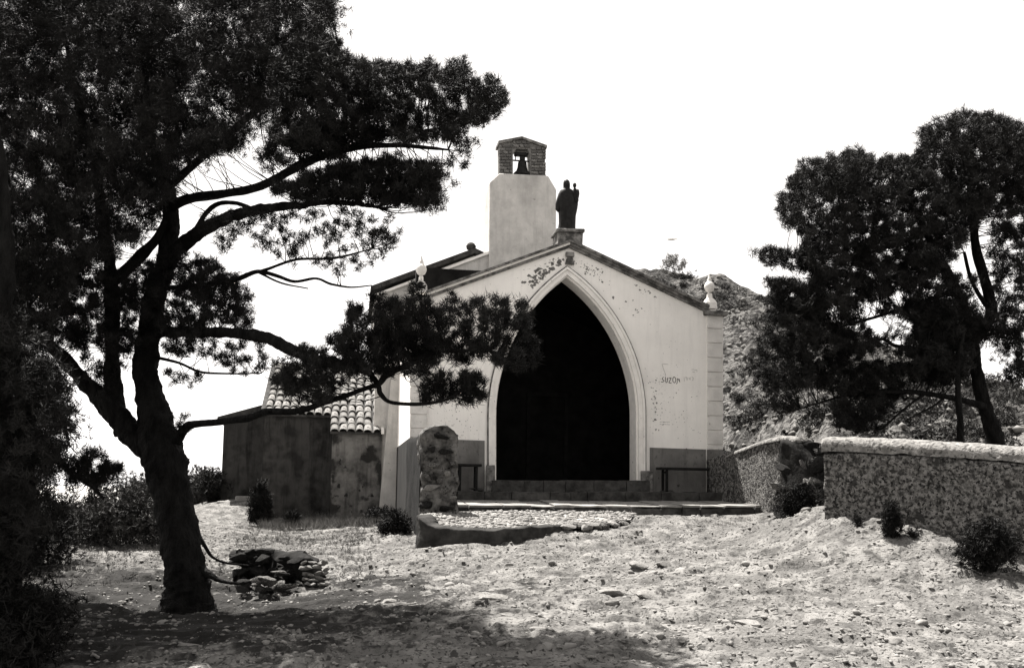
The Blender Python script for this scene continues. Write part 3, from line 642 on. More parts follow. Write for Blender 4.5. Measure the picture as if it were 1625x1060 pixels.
while x_ > bl_ - .08:
    w0 = (WC - .14) if x_ > cl - .06 else (WBB - .14); w1 = WC + 3.6; L_ = (w1 - w0) / cs; nr = int(L_ / TL)
    for r_ in range(nr):
        wd_ = w0 + r_ * TL * cs
        o = lnk('roof_tile', tm if rt_.random() < .6 else tm2, None, RT); o.location = (x_ + rt_.uniform(-.014, .014), wd_ + rt_.uniform(-.03, .03), zroof(wd_) + rt_.uniform(0, .014)); o.rotation_euler = (rp - .05 + rt_.uniform(-.02, .02), rt_.uniform(-.08, .08), rt_.uniform(-.05, .05)); o.scale = (rt_.uniform(.9, 1.08), 1, rt_.uniform(.85, 1.1))
    x_ -= pitch
part('verge', slope((0, 0), (1, 0), 0, .06, 0, 1), M_trim, an)
me = bpy.data.objects['verge'].data
for v in me.vertices:
    wd_ = WC - .16 if v.co.y < .5 else WC + 3.65; v.co.x = cr_ - .01 + v.co.x * .07; v.co.y = wd_; v.co.z += zroof(wd_) - .02
# ------------------------------------------------------------------ walls
def wall_path(path, name, m, amp=.03, freq=3, cell=.10, round_top=0.0, parent=None, **k):
    """path: [(x, y, ztop, zbot, thick)], thickness extends to the left of travel"""
    cen = []; tot = 0
    P_ = [Vector((a[0], a[1], 0)) for a in path]
    ln = [0]
    for a, b in zip(P_[:-1], P_[1:]): ln.append(ln[-1] + (b - a).length)
    N = max(2, int(ln[-1] / cell)); v, f = [], []
    prof_n = 5; vert = max(2, int((path[0][2] - path[0][3]) / cell))
    rows_ = []
    for i in range(N + 1):
        t = ln[-1] * i / N
        vals = [float(np.interp(t, ln, [a[c_] for a in path])) for c_ in range(5)]
        t2 = min(t + .05, ln[-1]); t1 = max(t - .05, 0)
        d = Vector((np.interp(t2, ln, [a[0] for a in path]) - np.interp(t1, ln, [a[0] for a in path]), np.interp(t2, ln, [a[1] for a in path]) - np.interp(t1, ln, [a[1] for a in path]), 0)).normalized()
        nrm = Vector((-d.y, d.x, 0)); x_, y_, zt2, zb2, th = vals; rowp = []
        rt2 = round_top if round_top else .02
        for j in range(vert + 1): rowp.append((0, zb2 + (zt2 - rt2 - zb2) * j / vert))
        for j in range(1, 8):
            a = math.pi * j / 8; rowp.append((th / 2 - th / 2 * math.cos(a), zt2 - rt2 + rt2 * math.sin(a) ** (.6 if not round_top else .9)))
        for j in range(vert + 1): rowp.append((th, zt2 - rt2 - (zt2 - rt2 - zb2) * j / vert))
        rows_.append([(x_ + nrm.x * o_, y_ + nrm.y * o_, z__) for o_, z__ in rowp])
    M_ = len(rows_[0])
    for r_ in rows_: v += r_
    for i in range(N):
        for j in range(M_ - 1): a = i * M_ + j; f.append((a, a + M_, a + M_ + 1, a + 1))
    f.append(tuple(range(M_))); f.append(tuple(N * M_ + j for j in range(M_))[::-1])
    me = mesh(name, v, f, True); me = rough(me, amp, freq, hash(name) % 7)
    return lnk(name, me, m, parent, **k)
def wp(px, pt, pb, Y, th): a = P(px, pt, Y); b = P(px, pb, Y); return (a.x, a.y, a.z, b.z - .25, th)
# right-hand wall near
M_lime = mat('sunlit_lime_coping', .12, .21, 14, 8, .95, .9, 30, spots=[(19, .57, .05, .06), (5, .62, .05, .08)], ramp=(.4, .6), bdist=.03)
rw = empty('boundary_wall', P(1440, 850, 11.2), label='thick pitted lime wall with a rounded pale coping at the right', category='wall')
def under(o, e):
    o.parent = e; o.matrix_parent_inverse = Matrix.Translation(e.location).inverted(); return o
face = [wp(1306, 716, 828, 11.9, .42), wp(1380, 716, 842, 11.6, .42), wp(1440, 718, 856, 11.3, .42), wp(1577, 728, 905, 10.7, .42), wp(1800, 745, 960, 10.0, .42)]
under(wall_path(face, 'wall_face', M_wallface, .035, 5, .03, .06), rw)
cop = []
for p in [(1303, 692, 11.92), (1380, 693, 11.62), (1440, 696, 11.32), (1577, 704, 10.72), (1800, 718, 10.02)]:
    a = P(p[0], p[1], p[2] - .03); cop.append((a.x, a.y + .0, a.z, a.z - .19, .46))
under(wall_path(cop, 'coping', M_lime, .022, 9, .025, .11), rw)
# sloping wall beside chapel front
w2 = empty('sloping_wall', P(1190, 800, 17), label='sloping rubble wall running forward from the chapel right corner', category='wall')
pth = [wp(1122, 727, 805, 18.9, .3), wp(1150, 717, 805, 18.2, .34), wp(1185, 706, 806, 17.4, .36), wp(1215, 696, 808, 16.8, .4), wp(1240, 693, 812, 16.4, .4)]
under(wall_path(pth, 'wall_face', M_wallface, .03, 2.5, .06, .05), w2)
pth = []
for p in [(1150, 719, 18.15), (1185, 704, 17.35), (1215, 694, 16.75), (1240, 690, 16.35), (1262, 693, 16.1)]:
    a = P(*p); pth.append((a.x, a.y, a.z, a.z - .1, .44))
under(wall_path(pth, 'coping', M_lime, .02, 3, .06, .08), w2)
pth = [wp(1240, 697, 815, 16.3, .5), wp(1262, 702, 822, 16.0, .7), wp(1285, 740, 826, 15.8, .7), wp(1300, 775, 826, 15.6, .6)]
under(wall_path(pth, 'broken_end', M_rubble_d, .10, 2.2, .06, .08), w2)
for i_ in range(16):
    a, b, Y = rr.uniform(1222, 1302), rr.uniform(735, 822), rr.uniform(15.4, 15.9); p = P(a, b, Y)
    o = lnk('stone', rock_mesh(rr.randrange(6), rr.choice([M_rubble_d, M_rubble, M_rubble_d]))); o.location = p; s = rr.uniform(.08, .2); o.scale = (s, s, s * .7); o.rotation_euler = (rr.random(), rr.random(), rr.random() * 6); under(o, w2)
    o.location = p
# old pier at the left with a stretch of wall behind it
pier = empty('stone_pier', P(698, 830, 15.4), label='tall rough stone pier with a rounded top left of the steps', category='pier')
fr = [(668, 878), (668, 690), (676, 681), (690, 675.5), (706, 676), (718, 683), (725, 693), (726, 878)]
pp = [P(a, b, 15.4) for a, b in fr]; dv = V * .45; v = [tuple(p) for p in pp] + [tuple(p + dv) for p in pp]; n_ = len(pp)
f = [tuple(range(n_)), tuple(range(2 * n_ - 1, n_ - 1, -1))] + [((i + 1) % n_, i, i + n_, (i + 1) % n_ + n_) for i in range(n_)]
me = rough(subdiv(mesh('pier_core', v, f, True), .035), .085, 4.5, 2); bmn = bmesh.new(); bmn.from_mesh(me); bmesh.ops.recalc_face_normals(bmn, faces=bmn.faces); bmn.to_mesh(me); bmn.free()
under(lnk('pier_core', me, M_pier), pier)
for a, b, s, m in [(685, 772, .15, M_stone), (708, 778, .12, M_rubble), (690, 740, .13, M_rubble), (712, 752, .12, M_stone), (680, 800, .14, M_rubble_d), (708, 806, .14, M_rubble_d), (686, 712, .13, M_rubble_d), (708, 716, .14, M_rubble_d), (700, 692, .13, M_rubble_d), (718, 735, .09, M_rubble),
                   (676, 755, .1, M_rubble), (720, 790, .09, M_stone), (698, 828, .15, M_rubble_d), (676, 826, .1, M_rubble), (716, 826, .1, M_rubble_d), (697, 762, .1, M_rubble)]:
    o = lnk('stone', rock_mesh(rr.randrange(6), m)); under(o, pier); o.location = P(a, b, 15.36); o.scale = (s, s * .6, s * .72); o.rotation_euler = (rr.uniform(-.3, .3), rr.uniform(-.3, .3), rr.uniform(0, 6))
a0 = P(667, 690, 15.5); a1 = L2W(sL - .06, -.1, 0); zt1 = P(648, 694, 17.8).z
gz = lambda p: Gf(p.x, p.y)
under(wall_path([(a0.x + .02, a0.y, a0.z, -1.3, -.35), (a1.x, a1.y, zt1, -1.3, -.35)], 'wall_stub', mat('dark_stub_render', .005, .016, 3, 6, .95, .5, 20), .02, 2, .08, .03), pier)
# low curved wall round the terrace
low = [(662, 817, 876, 13.75), (668, 822, 878, 13.6), (678, 829, 876, 13.5), (692, 834, 874, 13.45), (715, 837.5, 872, 13.45), (745, 839, 869, 13.5), (790, 838, 866, 13.65), (830, 836, 860, 13.9), (866, 834, 856, 14.15), (893, 832, 850, 14.4)]
lt = [wp(a, b, c_, Y, .26) for a, b, c_, Y in low]
wall_path(lt, 'low_wall', mat('low_wall_render', .016, .05, 5, 7, .95, .6, 18, spots=[(2.2, .56, .1, .015)]), .045, 3.5, .035, .03, label='low curved wall curling round the cobbled terrace beside the pier', category='wall')
# terrace sheet between the low wall and the landing
ter = [P(a, b, Y) for a, b, Y in [(664, 822, 13.9), (690, 835, 13.62), (745, 840, 13.68), (830, 837, 14.05), (893, 834, 14.5), (960, 829, 15.2), (1000, 824, 15.7), (1010, 812, 16.6), (900, 811, 16.3), (800, 810, 16.0), (725, 812, 15.75), (672, 816, 15.5)]]
tb2 = bmesh.new(); vv = [tb2.verts.new(p) for p in ter]; bmesh.ops.triangulate(tb2, faces=[tb2.faces.new(vv)])
me = bpy.data.meshes.new('terrace'); tb2.to_mesh(me); tb2.free(); subdiv(me, .2); rough(me, .02, 2)
TB = me; lnk('terrace', me, M_land, kind='structure')
from mathutils.bvhtree import BVHTree
bvh = BVHTree.FromPolygons([v.co.copy() for v in me.vertices], [tuple(p.vertices) for p in me.polygons])
pos, sz = [], []
while len(pos) < 1500:
    p = P(random.uniform(664, 1050), random.uniform(806, 842), random.uniform(13.5, 16.8)); h = bvh.ray_cast(Vector((p.x, p.y, 3)), Vector((0, 0, -1)))
    if h[0] is None: continue
    pos.append(tuple(h[0])); sz.append(random.uniform(.03, .075))
scatter('cobbles', pos, sz, M_stone, seed=9, flat=.75, label='small pale cobbles set in the terrace before the steps', category='cobbles')
# ragged edging stones right of the low wall
ed = empty('stone_edging', P(940, 838, 14.8), label='broken row of rough stones continuing right from the low curved wall', category='edging')
for a, b, Y, s in [(902, 838, 14.5, .13), (916, 834, 14.7, .16), (930, 836, 14.7, .15), (944, 834, 14.9, .14), (958, 833, 15.1, .15), (974, 832, 15.3, .12), (990, 831, 15.5, .13), (1008, 829, 15.7, .1), (1028, 827, 15.9, .11), (940, 821, 15.9, .1), (960, 820, 16, .13), (982, 821, 16, .12), (1004, 820, 16.2, .1)]:
    o = lnk('stone', rock_mesh(rr.randrange(6), rr.choice([M_stone, M_rubble]))); under(o, ed); o.location = P(a, b, Y); o.scale = (s * 1.3, s * .9, s * .75); o.rotation_euler = (0, 0, rr.random() * 6)
# ruined stub in the foreground by the tree
ru = empty('ruined_stub', P(430, 935, 11.6), label='dark broken masonry stub with a heap of stones, right of the big pine', category='ruin')
pth = [wp(374, 905, 925, 12.3, .3), wp(392, 876, 930, 12.1, .38), wp(420, 872, 935, 11.9, .4), wp(452, 876, 938, 11.7, .4), (lambda q: q)(wp(486, 884, 938, 11.5, .32))]
under(wall_path(pth, 'stub_core', M_rubble_d, .14, 3.4, .04, .05), ru)
for i_ in range(95):
    a, b = rr.uniform(376, 482), rr.uniform(872, 940); p = P(a, b, rr.uniform(11.55, 11.9)); s = rr.uniform(.07, .13)
    o = lnk('stone', rock_mesh(rr.randrange(6), M_rubble_d)); under(o, ru); o.location = p; o.scale = (s * 1.3, s, s * .8); o.rotation_euler = (rr.uniform(-.5, .5), rr.uniform(-.5, .5), rr.random() * 6)
for i_ in range(46):
    if i_ < 20: a, b, Y, m, s = (484 + 11 * (i_ % 4) + rr.uniform(-3, 3)), (892 + 9 * (i_ // 4) + rr.uniform(-2, 2)), 11.45 - .03 * (i_ // 4), M_stone, rr.uniform(.05, .07)
    elif i_ < 30: a, b, Y, m, s = rr.uniform(405, 450), rr.uniform(918, 940), rr.uniform(11, 11.4), M_rubble, rr.uniform(.05, .09)
    else: a, b, Y, m, s = rr.uniform(380, 520), rr.uniform(900, 955), rr.uniform(10.9, 11.8), rr.choice([M_rubble_d, M_rubble]), rr.uniform(.07, .13)
    p = P(a, b, Y); z = Gf(p.x, p.y); p.z = min(p.z, z + .36); p.z = max(p.z, z)
    o = lnk('stone', rock_mesh(rr.randrange(6), m)); under(o, ru); o.location = p; o.scale = (s * 1.3, s, s * .7); o.rotation_euler = (rr.uniform(-.4, .4), rr.uniform(-.4, .4), rr.random() * 6)

# ------------------------------------------------------------------ trees
def catmull(pts_, n=6):
    p = [np.array(q, float) for q in pts_]; p = [2 * p[0] - p[1]] + p + [2 * p[-1] - p[-2]]; out = []
    for i in range(1, len(p) - 2):
        for k in range(n):
            t = k / n; out.append(.5 * ((2 * p[i]) + (-p[i - 1] + p[i + 1]) * t + (2 * p[i - 1] - 5 * p[i] + 4 * p[i + 1] - p[i + 2]) * t * t + (-p[i - 1] + 3 * p[i] - 3 * p[i + 1] + p[i + 2]) * t ** 3))
    out.append(p[-2]); return out
def tube(pl, n=10, wob=.06, seed=0):
    """pl: list of (x,y,z,r)"""
    v, f = [], []; rs_ = np.random.RandomState(seed); ph = rs_.rand(3) * 6
    for i, q in enumerate(pl):
        a = np.array(pl[max(i - 1, 0)][:3]); b = np.array(pl[min(i + 1, len(pl) - 1)][:3]); d = b - a; d /= (np.linalg.norm(d) + 1e-9)
        h = np.array([0, 1, 0]) if abs(d[1]) < .8 else np.array([1, 0, 0]); e1 = np.cross(d, h); e1 /= np.linalg.norm(e1); e2 = np.cross(d, e1)
        for k in range(n):
            t = 6.28318 * k / n; r_ = q[3] * (1 + wob * (math.sin(3 * t + i * .35 + ph[0]) + .7 * math.sin(5 * t - i * .6 + ph[1])) + wob * .6 * (rs_.rand() - .5) * 2)
            v.append(tuple(np.array(q[:3]) + (e1 * math.cos(t) + e2 * math.sin(t)) * r_))
    m_ = len(pl)
    for i in range(m_ - 1):
        for k in range(n): f.append((i * n + k, i * n + (k + 1) % n, (i + 1) * n + (k + 1) % n, (i + 1) * n + k))
    f += [tuple(range(n))[::-1], tuple((m_ - 1) * n + k for k in range(n))]; return v, f
def limb(pxl, n=10, wob=.06, sub=6):
    pl = []
    for a, b, Y, r_ in pxl:
        p = P(a, b, Y); pl.append((p.x, p.y, p.z, r_ * Y / 1500))
    c_ = catmull(pl, sub); c_ = [(q[0], q[1], q[2], max(q[3], .003)) for q in c_]; return tube(c_, n, wob, len(pxl)), c_
def inpoly(x, y, poly):
    c_ = np.zeros(len(x), bool); n_ = len(poly)
    for i in range(n_):
        (x0, y0), (x1, y1) = poly[i], poly[(i + 1) % n_]
        if y0 == y1: continue
        t = ((y0 > y) != (y1 > y)) & (x < (x1 - x0) * (y - y0) / (y1 - y0) + x0); c_ ^= t
    return c_
def px2w(px, py, Y):
    d = np.stack([(px - W0 / 2) / FPX, (H0 / 2 - py + SHIFT_PX) / FPX, -np.ones_like(px)], 1) @ MC.T
    return d * (Y / d[:, 1])[:, None]
def tufts(cen, r_, nn, lw_, ln_, rs_, up=.35):
    """needle tufts: cen (N,3); nn needles each"""
    N = len(cen); ax = rs_.normal(size=(N, 3)); ax[:, 2] += up * 2; ax /= np.linalg.norm(ax, axis=1)[:, None]
    d = rs_.normal(size=(N, nn, 3)) * .75 + ax[:, None]; d /= np.linalg.norm(d, axis=2)[..., None]
    L_ = ln_ * (.6 + .6 * rs_.rand(N, nn, 1)); base = cen[:, None] + rs_.normal(size=(N, nn, 3)) * r_ * .35
    sd_ = np.cross(d, rs_.normal(size=(N, nn, 3))); sd_ /= np.linalg.norm(sd_, axis=2)[..., None]
    sd_ *= lw_ * .5; tip = base + d * L_; mid = base + d * L_ * .5
    v = np.stack([base - sd_ * .9, base + sd_ * .9, tip], 2).reshape(-1, 3); q_ = np.arange(N * nn * 3).reshape(-1, 3); return v, q_
def crown(regions, skel, seed, tl=.072, tw=.0074, twig_r=.0028, nn=15):
    """regions: (poly, count of clumps, tufts per clump, clump radius px, depth0, depth1)"""
    rs_ = np.random.RandomState(seed); V_, Q_, b = [], [], 0; tv, tf = [], []
    sk = np.array([q[:3] for q in skel]) if skel else None
    for poly, nc, tpc, cr2, d0, d1 in regions:
        xs_, ys_ = [a for a, _ in poly], [a for _, a in poly]; cx_, cy_ = np.empty(0), np.empty(0)
        while len(cx_) < nc:
            a = rs_.uniform(min(xs_), max(xs_), nc * 2); c_ = rs_.uniform(min(ys_), max(ys_), nc * 2); k = inpoly(a, c_, poly); cx_ = np.r_[cx_, a[k]]; cy_ = np.r_[cy_, c_[k]]
        cx_, cy_ = cx_[:nc], cy_[:nc]; Y = rs_.uniform(d0, d1, nc); cw = px2w(cx_, cy_, Y); rad = cr2 * Y / 1500 * rs_.uniform(.6, 1.3, nc)
        ax_ = rs_.normal(size=(nc, 1, 3)) * np.array([.8, .8, .35]) + np.array([0, 0, .55]); ax_ /= np.linalg.norm(ax_, axis=2)[..., None]
        tt = rs_.rand(nc, tpc, 1); off = ax_ * (tt - .35) * 1.7 + rs_.normal(size=(nc, tpc, 3)) * (.34 - .16 * tt); c3 = (cw[:, None] + off * rad[:, None, None]).reshape(-1, 3)
        v, q_ = tufts(c3, tl * .6, nn, tw, tl, rs_); V_.append(v); Q_.append(q_ + b); b += len(v)
        if sk is not None:
            for c_, r2 in zip(cw[::2], rad[::2]):
                i = np.argmin(((sk - c_) ** 2).sum(1)); a = sk[i]; dd = np.linalg.norm(a - c_)
                if dd > .8 or (c_[2] < a[2] - .12 and dd > .25): continue
                m1 = a * .5 + c_ * .5 + rs_.normal(size=3) * .08 * dd + np.array([0, 0, -.06 * dd])
                pl = [(a[0], a[1], a[2], twig_r * 2.2), (m1[0], m1[1], m1[2], twig_r * 1.5), (c_[0], c_[1], c_[2], twig_r)]
                g_ = tube([tuple(q) for q in catmull(pl, 3)], 3, 0); 
                bb = len(tv); tv += g_[0]; tf += [tuple(i2 + bb for i2 in x) for x in g_[1] if len(x) == 4]
                for _ in range(3):
                    e = c_ + rs_.normal(size=3) * r2 * .6 + np.array([0, 0, r2 * .3]); bb = len(tv); g_ = tube([(c_[0], c_[1], c_[2], twig_r * .8), (e[0], e[1], e[2], twig_r * .4)], 3, 0); tv += g_[0]; tf += [tuple(i2 + bb for i2 in x) for x in g_[1] if len(x) == 4]
    return np.vstack(V_), np.vstack(Q_), tv, tf
def tree(name, base, label, limbs, regions, seed, nm=('limb',), **kw):
    t = empty(name, base, label=label, category='pine tree', group=kw.pop('group')); skel = []
    for i_, (nme, pl) in enumerate(limbs):
        bigl = max(q[3] for q in pl) > 9; (v, f), c_ = limb(pl, 30 if bigl else 8, .05 if bigl else .1, 20 if bigl else 6); skel += c_[::3] if bigl else c_
        me = mesh(nme, v, f, True)
        if bigl: rough(me, .022, 9, i_); rough(me, .02, 2.5, i_ + 3)
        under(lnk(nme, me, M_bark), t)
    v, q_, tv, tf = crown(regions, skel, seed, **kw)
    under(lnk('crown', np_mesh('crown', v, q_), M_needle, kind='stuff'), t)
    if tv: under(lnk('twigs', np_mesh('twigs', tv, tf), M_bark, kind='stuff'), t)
    return t
Y0 = 10.5
big = [('trunk', [(296, 1000, 10.4, 66), (297, 968, 10.4, 46), (298, 935, 10.4, 36), (293, 900, 10.4, 31), (284, 840, 10.45, 29), (272, 780, 10.5, 29), (262, 735, 10.5, 33), (250, 690, 10.5, 30), (240, 640, 10.5, 23), (232, 588, 10.5, 19), (236, 540, 10.5, 18), (245, 476, 10.5, 17), (258, 438, 10.5, 15), (266, 400, 10.5, 14), (272, 350, 10.5, 13), (262, 290, 10.5, 11), (240, 220, 10.5, 9), (230, 140, 10.4, 7), (240, 60, 10.4, 4)]),
  ('limb', [(250, 470, 10.50, 10), (264, 425, 10.44, 11), (284, 393, 10.32, 11), (345, 352, 9.92, 10), (396, 335, 9.65, 8), (440, 330, 9.40, 7), (500, 322, 9.10, 5), (560, 323, 8.80, 3.5), (600, 330, 8.70, 2)]),
  ('limb', [(268, 330, 10.47, 8), (300, 316, 10.27, 8), (350, 308, 10.00, 7), (400, 300, 9.73, 7), (437, 285, 9.51, 7), (488, 256, 9.24, 7), (556, 235, 8.91, 6), (624, 231, 8.70, 4), (680, 235, 8.60, 3), (712, 238, 8.60, 1.5)]),
  ('limb', [(556, 236, 8.91, 4), (610, 215, 8.70, 3), (680, 208, 8.60, 3), (740, 196, 8.60, 2.5), (775, 180, 8.60, 1.5)]),
  ('limb', [(265, 300, 10.48, 7), (320, 250, 10.40, 6), (390, 190, 10.27, 5), (470, 130, 10.00, 4), (540, 100, 9.77, 2)]),
  ('limb', [(240, 715, 10.5, 20), (210, 690, 10.5, 19), (180, 655, 10.4, 17), (155, 628, 10.4, 14), (130, 600, 10.3, 12), (95, 562, 10.2, 10), (50, 530, 10.1, 8), (-20, 500, 10, 6)]),
  ('limb', [(196, 690, 10.5, 12), (184, 650, 10.5, 15), (180, 605, 10.5, 14), (178, 560, 10.5, 11), (178, 500, 10.5, 11), (176, 440, 10.5, 10), (165, 360, 10.5, 9), (150, 260, 10.5, 7), (120, 150, 10.4, 5), (100, 50, 10.4, 3)]),
  ('limb', [(178, 450, 10.5, 8), (200, 428, 10.5, 9), (225, 405, 10.4, 9), (248, 380, 10.4, 7), (262, 350, 10.4, 5)]),
  ('limb', [(238, 530, 10.45, 10), (262, 526, 10.39, 9), (329, 528, 10.02, 8.5), (393, 531, 9.66, 8), (437, 542, 9.38, 9), (471, 559, 9.14, 9.5), (506, 571, 8.89, 8), (549, 578, 8.62, 6), (583, 590, 8.48, 5), (600, 607, 8.35, 5), (614, 597, 8.35, 5), (652, 576, 8.25, 4.5), (704, 557, 8.15, 3.5), (767, 555, 8.05, 3), (804, 572, 7.95, 1.5)]),
  ('limb', [(280, 700, 10.37, 9), (292, 682, 10.27, 8), (308, 673, 10.10, 6), (348, 669, 9.84, 5.5), (390, 664, 9.57, 6), (422, 654, 9.34, 6), (475, 651, 9.02, 5), (515, 639, 8.76, 5), (554, 626, 8.60, 4), (597, 612, 8.35, 4), (604, 626, 8.30, 4), (620, 638, 8.25, 3), (667, 641, 8.15, 3), (704, 635, 8.15, 2), (735, 619, 8.05, 1)]),
  ('limb', [(242, 566, 10.5, 3), (284, 576, 10.4, 2.2), (319, 590, 10.3, 2), (361, 593, 10.2, 1.6), (415, 592, 10.1, 1)]),
  ('limb', [(255, 458, 10.5, 4), (300, 455, 10.4, 3.5), (345, 449, 10.3, 3.5), (377, 443, 10.2, 4), (409, 431, 10.1, 3.5), (440, 438, 10, 3), (468, 447, 9.9, 2.5), (502, 442, 9.9, 2), (526, 451, 9.8, 2), (557, 456, 9.8, 1.5), (590, 453, 9.8, 1)]),
  ('limb', [(405, 433, 10.1, 2.5), (425, 427, 10, 2.5), (470, 412, 9.9, 2), (530, 410, 9.8, 2), (590, 395, 9.8, 1)]),
  ('limb', [(412, 433, 10.1, 2), (446, 449, 10, 1.6), (489, 458, 9.9, 1)]),
  ('limb', [(300, 380, 10.4, 3), (335, 330, 10.4, 4), (370, 322, 10.3, 3.5), (410, 335, 10.2, 3)]),
  ('root', [(318, 905, 10.35, 9), (338, 915, 10.3, 5), (352, 922, 10.3, 3), (380, 926, 10.4, 1.5)]),
  ('root', [(315, 850, 10.5, 4), (326, 868, 10.5, 3), (338, 884, 10.6, 2.2), (360, 893, 10.8, 1.8), (395, 897, 11.2, 1)]),
  ('root', [(290, 950, 10.35, 16), (268, 968, 10.25, 9), (245, 978, 10.2, 4)])]
rg = [
 ([(-80, -60), (525, -60), (535, 60), (500, 150), (440, 185), (380, 235), (285, 262), (262, 330), (235, 365), (178, 400), (170, 430), (120, 430), (90, 545), (30, 545), (-80, 600)], 3600, 13, 24, 9.0, 11.8),
 ([(470, 60), (540, 75), (555, 98), (580, 84), (605, 105), (625, 90), (660, 112), (680, 97), (700, 110), (735, 96), (750, 118), (770, 135), (788, 118), (800, 142), (802, 168), (785, 188), (750, 200), (722, 228), (620, 222), (540, 230), (470, 245), (430, 210), (430, 120)], 760, 9, 10, 8.2, 9.6),
 ([(400, 240), (470, 200), (560, 200), (600, 225), (540, 250), (470, 272), (420, 285)], 70, 9, 13, 8.6, 9.8),
 ([(430, 300), (500, 270), (560, 262), (620, 252), (700, 264), (703, 290), (690, 308), (692, 326), (655, 335), (600, 322), (540, 313), (470, 322)], 330, 9, 9, 8.3, 9.3),
 ([(700, 200), (755, 222), (750, 258), (735, 288), (700, 335), (640, 345), (690, 285), (715, 240)], 30, 5, 9, 8.4, 9),
 ([(310, 345), (440, 335), (560, 335), (640, 348), (635, 388), (600, 415), (560, 438), (500, 430), (440, 410), (390, 390), (330, 400)], 190, 4, 8, 8.8, 9.9),
 ([(120, 430), (180, 440), (240, 405), (300, 400), (350, 425), (400, 465), (402, 520), (340, 522), (265, 520), (230, 560), (130, 560), (95, 545)], 500, 9, 10, 9.8, 11),
 ([(330, 520), (400, 535), (428, 560), (425, 588), (380, 595), (345, 570), (265, 560), (258, 530)], 60, 8, 11, 9.8, 10.6),
 ([(265, 590), (320, 595), (330, 612), (280, 615)], 8, 8, 10, 10, 10.6), ([(262, 640), (295, 655), (298, 690), (275, 680)], 6, 7, 9, 10, 10.5), ([(125, 560), (200, 565), (165, 640), (140, 600)], 30, 7, 11, 10, 11),
 ([(430, 585), (470, 548), (505, 560), (525, 530), (558, 485), (590, 462), (625, 475), (650, 455), (668, 452), (685, 482), (705, 474), (717, 466), (735, 484), (754, 474), (770, 486), (782, 472), (801, 478), (823, 468), (842, 474), (846, 500), (840, 530), (852, 547), (854, 570), (840, 586), (813, 592), (782, 572), (700, 570), (690, 596), (620, 592), (590, 596), (560, 588), (528, 632), (475, 640), (440, 615)], 440, 8, 8, 7.8, 8.9),
 ([(560, 490), (660, 470), (700, 500), (700, 560), (600, 590), (500, 580)], 60, 9, 9, 8.0, 8.9),
 ([(667, 612), (690, 602), (700, 592), (760, 592), (775, 607), (765, 634), (736, 638), (700, 634), (672, 638)], 70, 7, 7, 8.1, 8.5),
]
tree('pine_tree', P(300, 960, 10.4), 'large dark pine with forked trunk spreading over the left foreground', big, rg, 1, group='pine trees around the chapel')
# nearer pine at the left edge
t2 = [('trunk', [(-40, 1150, 7.5, 60), (-25, 1000, 7.5, 50), (-20, 850, 7.5, 42), (-30, 700, 7.5, 36), (-20, 560, 7.4, 30), (0, 420, 7.4, 22), (-10, 250, 7.3, 16), (-30, 50, 7.2, 12), (-50, -150, 7.1, 8)]),
      ('limb', [(-20, 660, 7.6, 12), (30, 690, 7.9, 9), (75, 725, 8.2, 7), (110, 745, 8.4, 5), (140, 768, 8.5, 4), (165, 790, 8.6, 2.5)]),
      ('limb', [(-20, 560, 7.6, 12), (40, 600, 7.9, 8), (90, 645, 8.1, 5), (108, 700, 8.2, 2)])]
rg2 = [([(-120, 440), (30, 520), (90, 570), (104, 610), (98, 650), (112, 690), (100, 725), (60, 760), (50, 840), (30, 900), (-120, 1000)], 1000, 14, 28, 6.9, 8.5),
       ([(105, 738), (130, 722), (165, 715), (188, 735), (185, 760), (150, 775), (120, 768)], 34, 10, 12, 8.2, 8.8), ([(60, 720), (120, 730), (170, 790), (130, 800), (80, 760)], 20, 6, 12, 8.1, 8.7), ([(-100, 780), (60, 770), (110, 790), (90, 850), (-100, 900)], 60, 10, 24, 7.4, 8.6)]
tree('pine_tree', P(-30, 1060, 7.5), 'nearest pine, a black mass of needles at the left edge', t2, rg2, 2, group='pine trees around the chapel')
# right-hand pines beyond the wall
t3 = [('trunk', [(1585, 720, 16, 15), (1575, 680, 16, 12), (1560, 640, 16, 10.5), (1550, 590, 16, 9.5), (1540, 530, 16, 9), (1525, 480, 16, 8), (1500, 430, 16, 8), (1470, 370, 16, 6), (1440, 310, 16, 4)]),
      ('limb', [(1545, 545, 16, 8), (1572, 500, 16, 9), (1562, 440, 16, 8), (1548, 390, 16, 7), (1540, 300, 16, 5), (1530, 220, 16, 3)]),
      ('limb', [(1576, 500, 16, 4), (1555, 470, 16, 3.5), (1540, 440, 16, 3), (1530, 400, 16, 2.5)]),
      ('limb', [(1562, 645, 15.9, 6), (1524, 634, 15.7, 4.5), (1468, 624, 15.5, 4), (1420, 622, 15.4, 3), (1350, 626, 15.3, 2), (1270, 648, 15.2, 1.2)]),
      ('limb', [(1468, 625, 15.5, 2.5), (1440, 645, 15.4, 2), (1400, 680, 15.3, 1.5)]), ('limb', [(1500, 630, 15.6, 2), (1480, 645, 15.5, 1.6), (1440, 665, 15.4, 1)]),
      ('limb', [(1535, 540, 16, 5), (1490, 552, 15.9, 4), (1452, 552, 15.8, 3), (1421, 549, 15.7, 3), (1395, 538, 15.6, 2.5), (1340, 560, 15.5, 2)]),
      ('limb', [(1515, 460, 16, 4), (1460, 480, 15.8, 3), (1400, 500, 15.7, 2.5), (1330, 520, 15.6, 2)]), ('limb', [(1470, 370, 16, 3), (1380, 400, 15.8, 2.5), (1290, 410, 15.6, 2), (1210, 405, 15.5, 1)]), ('limb', [(1450, 340, 16, 3), (1370, 310, 15.9, 2), (1280, 300, 15.8, 1)])]
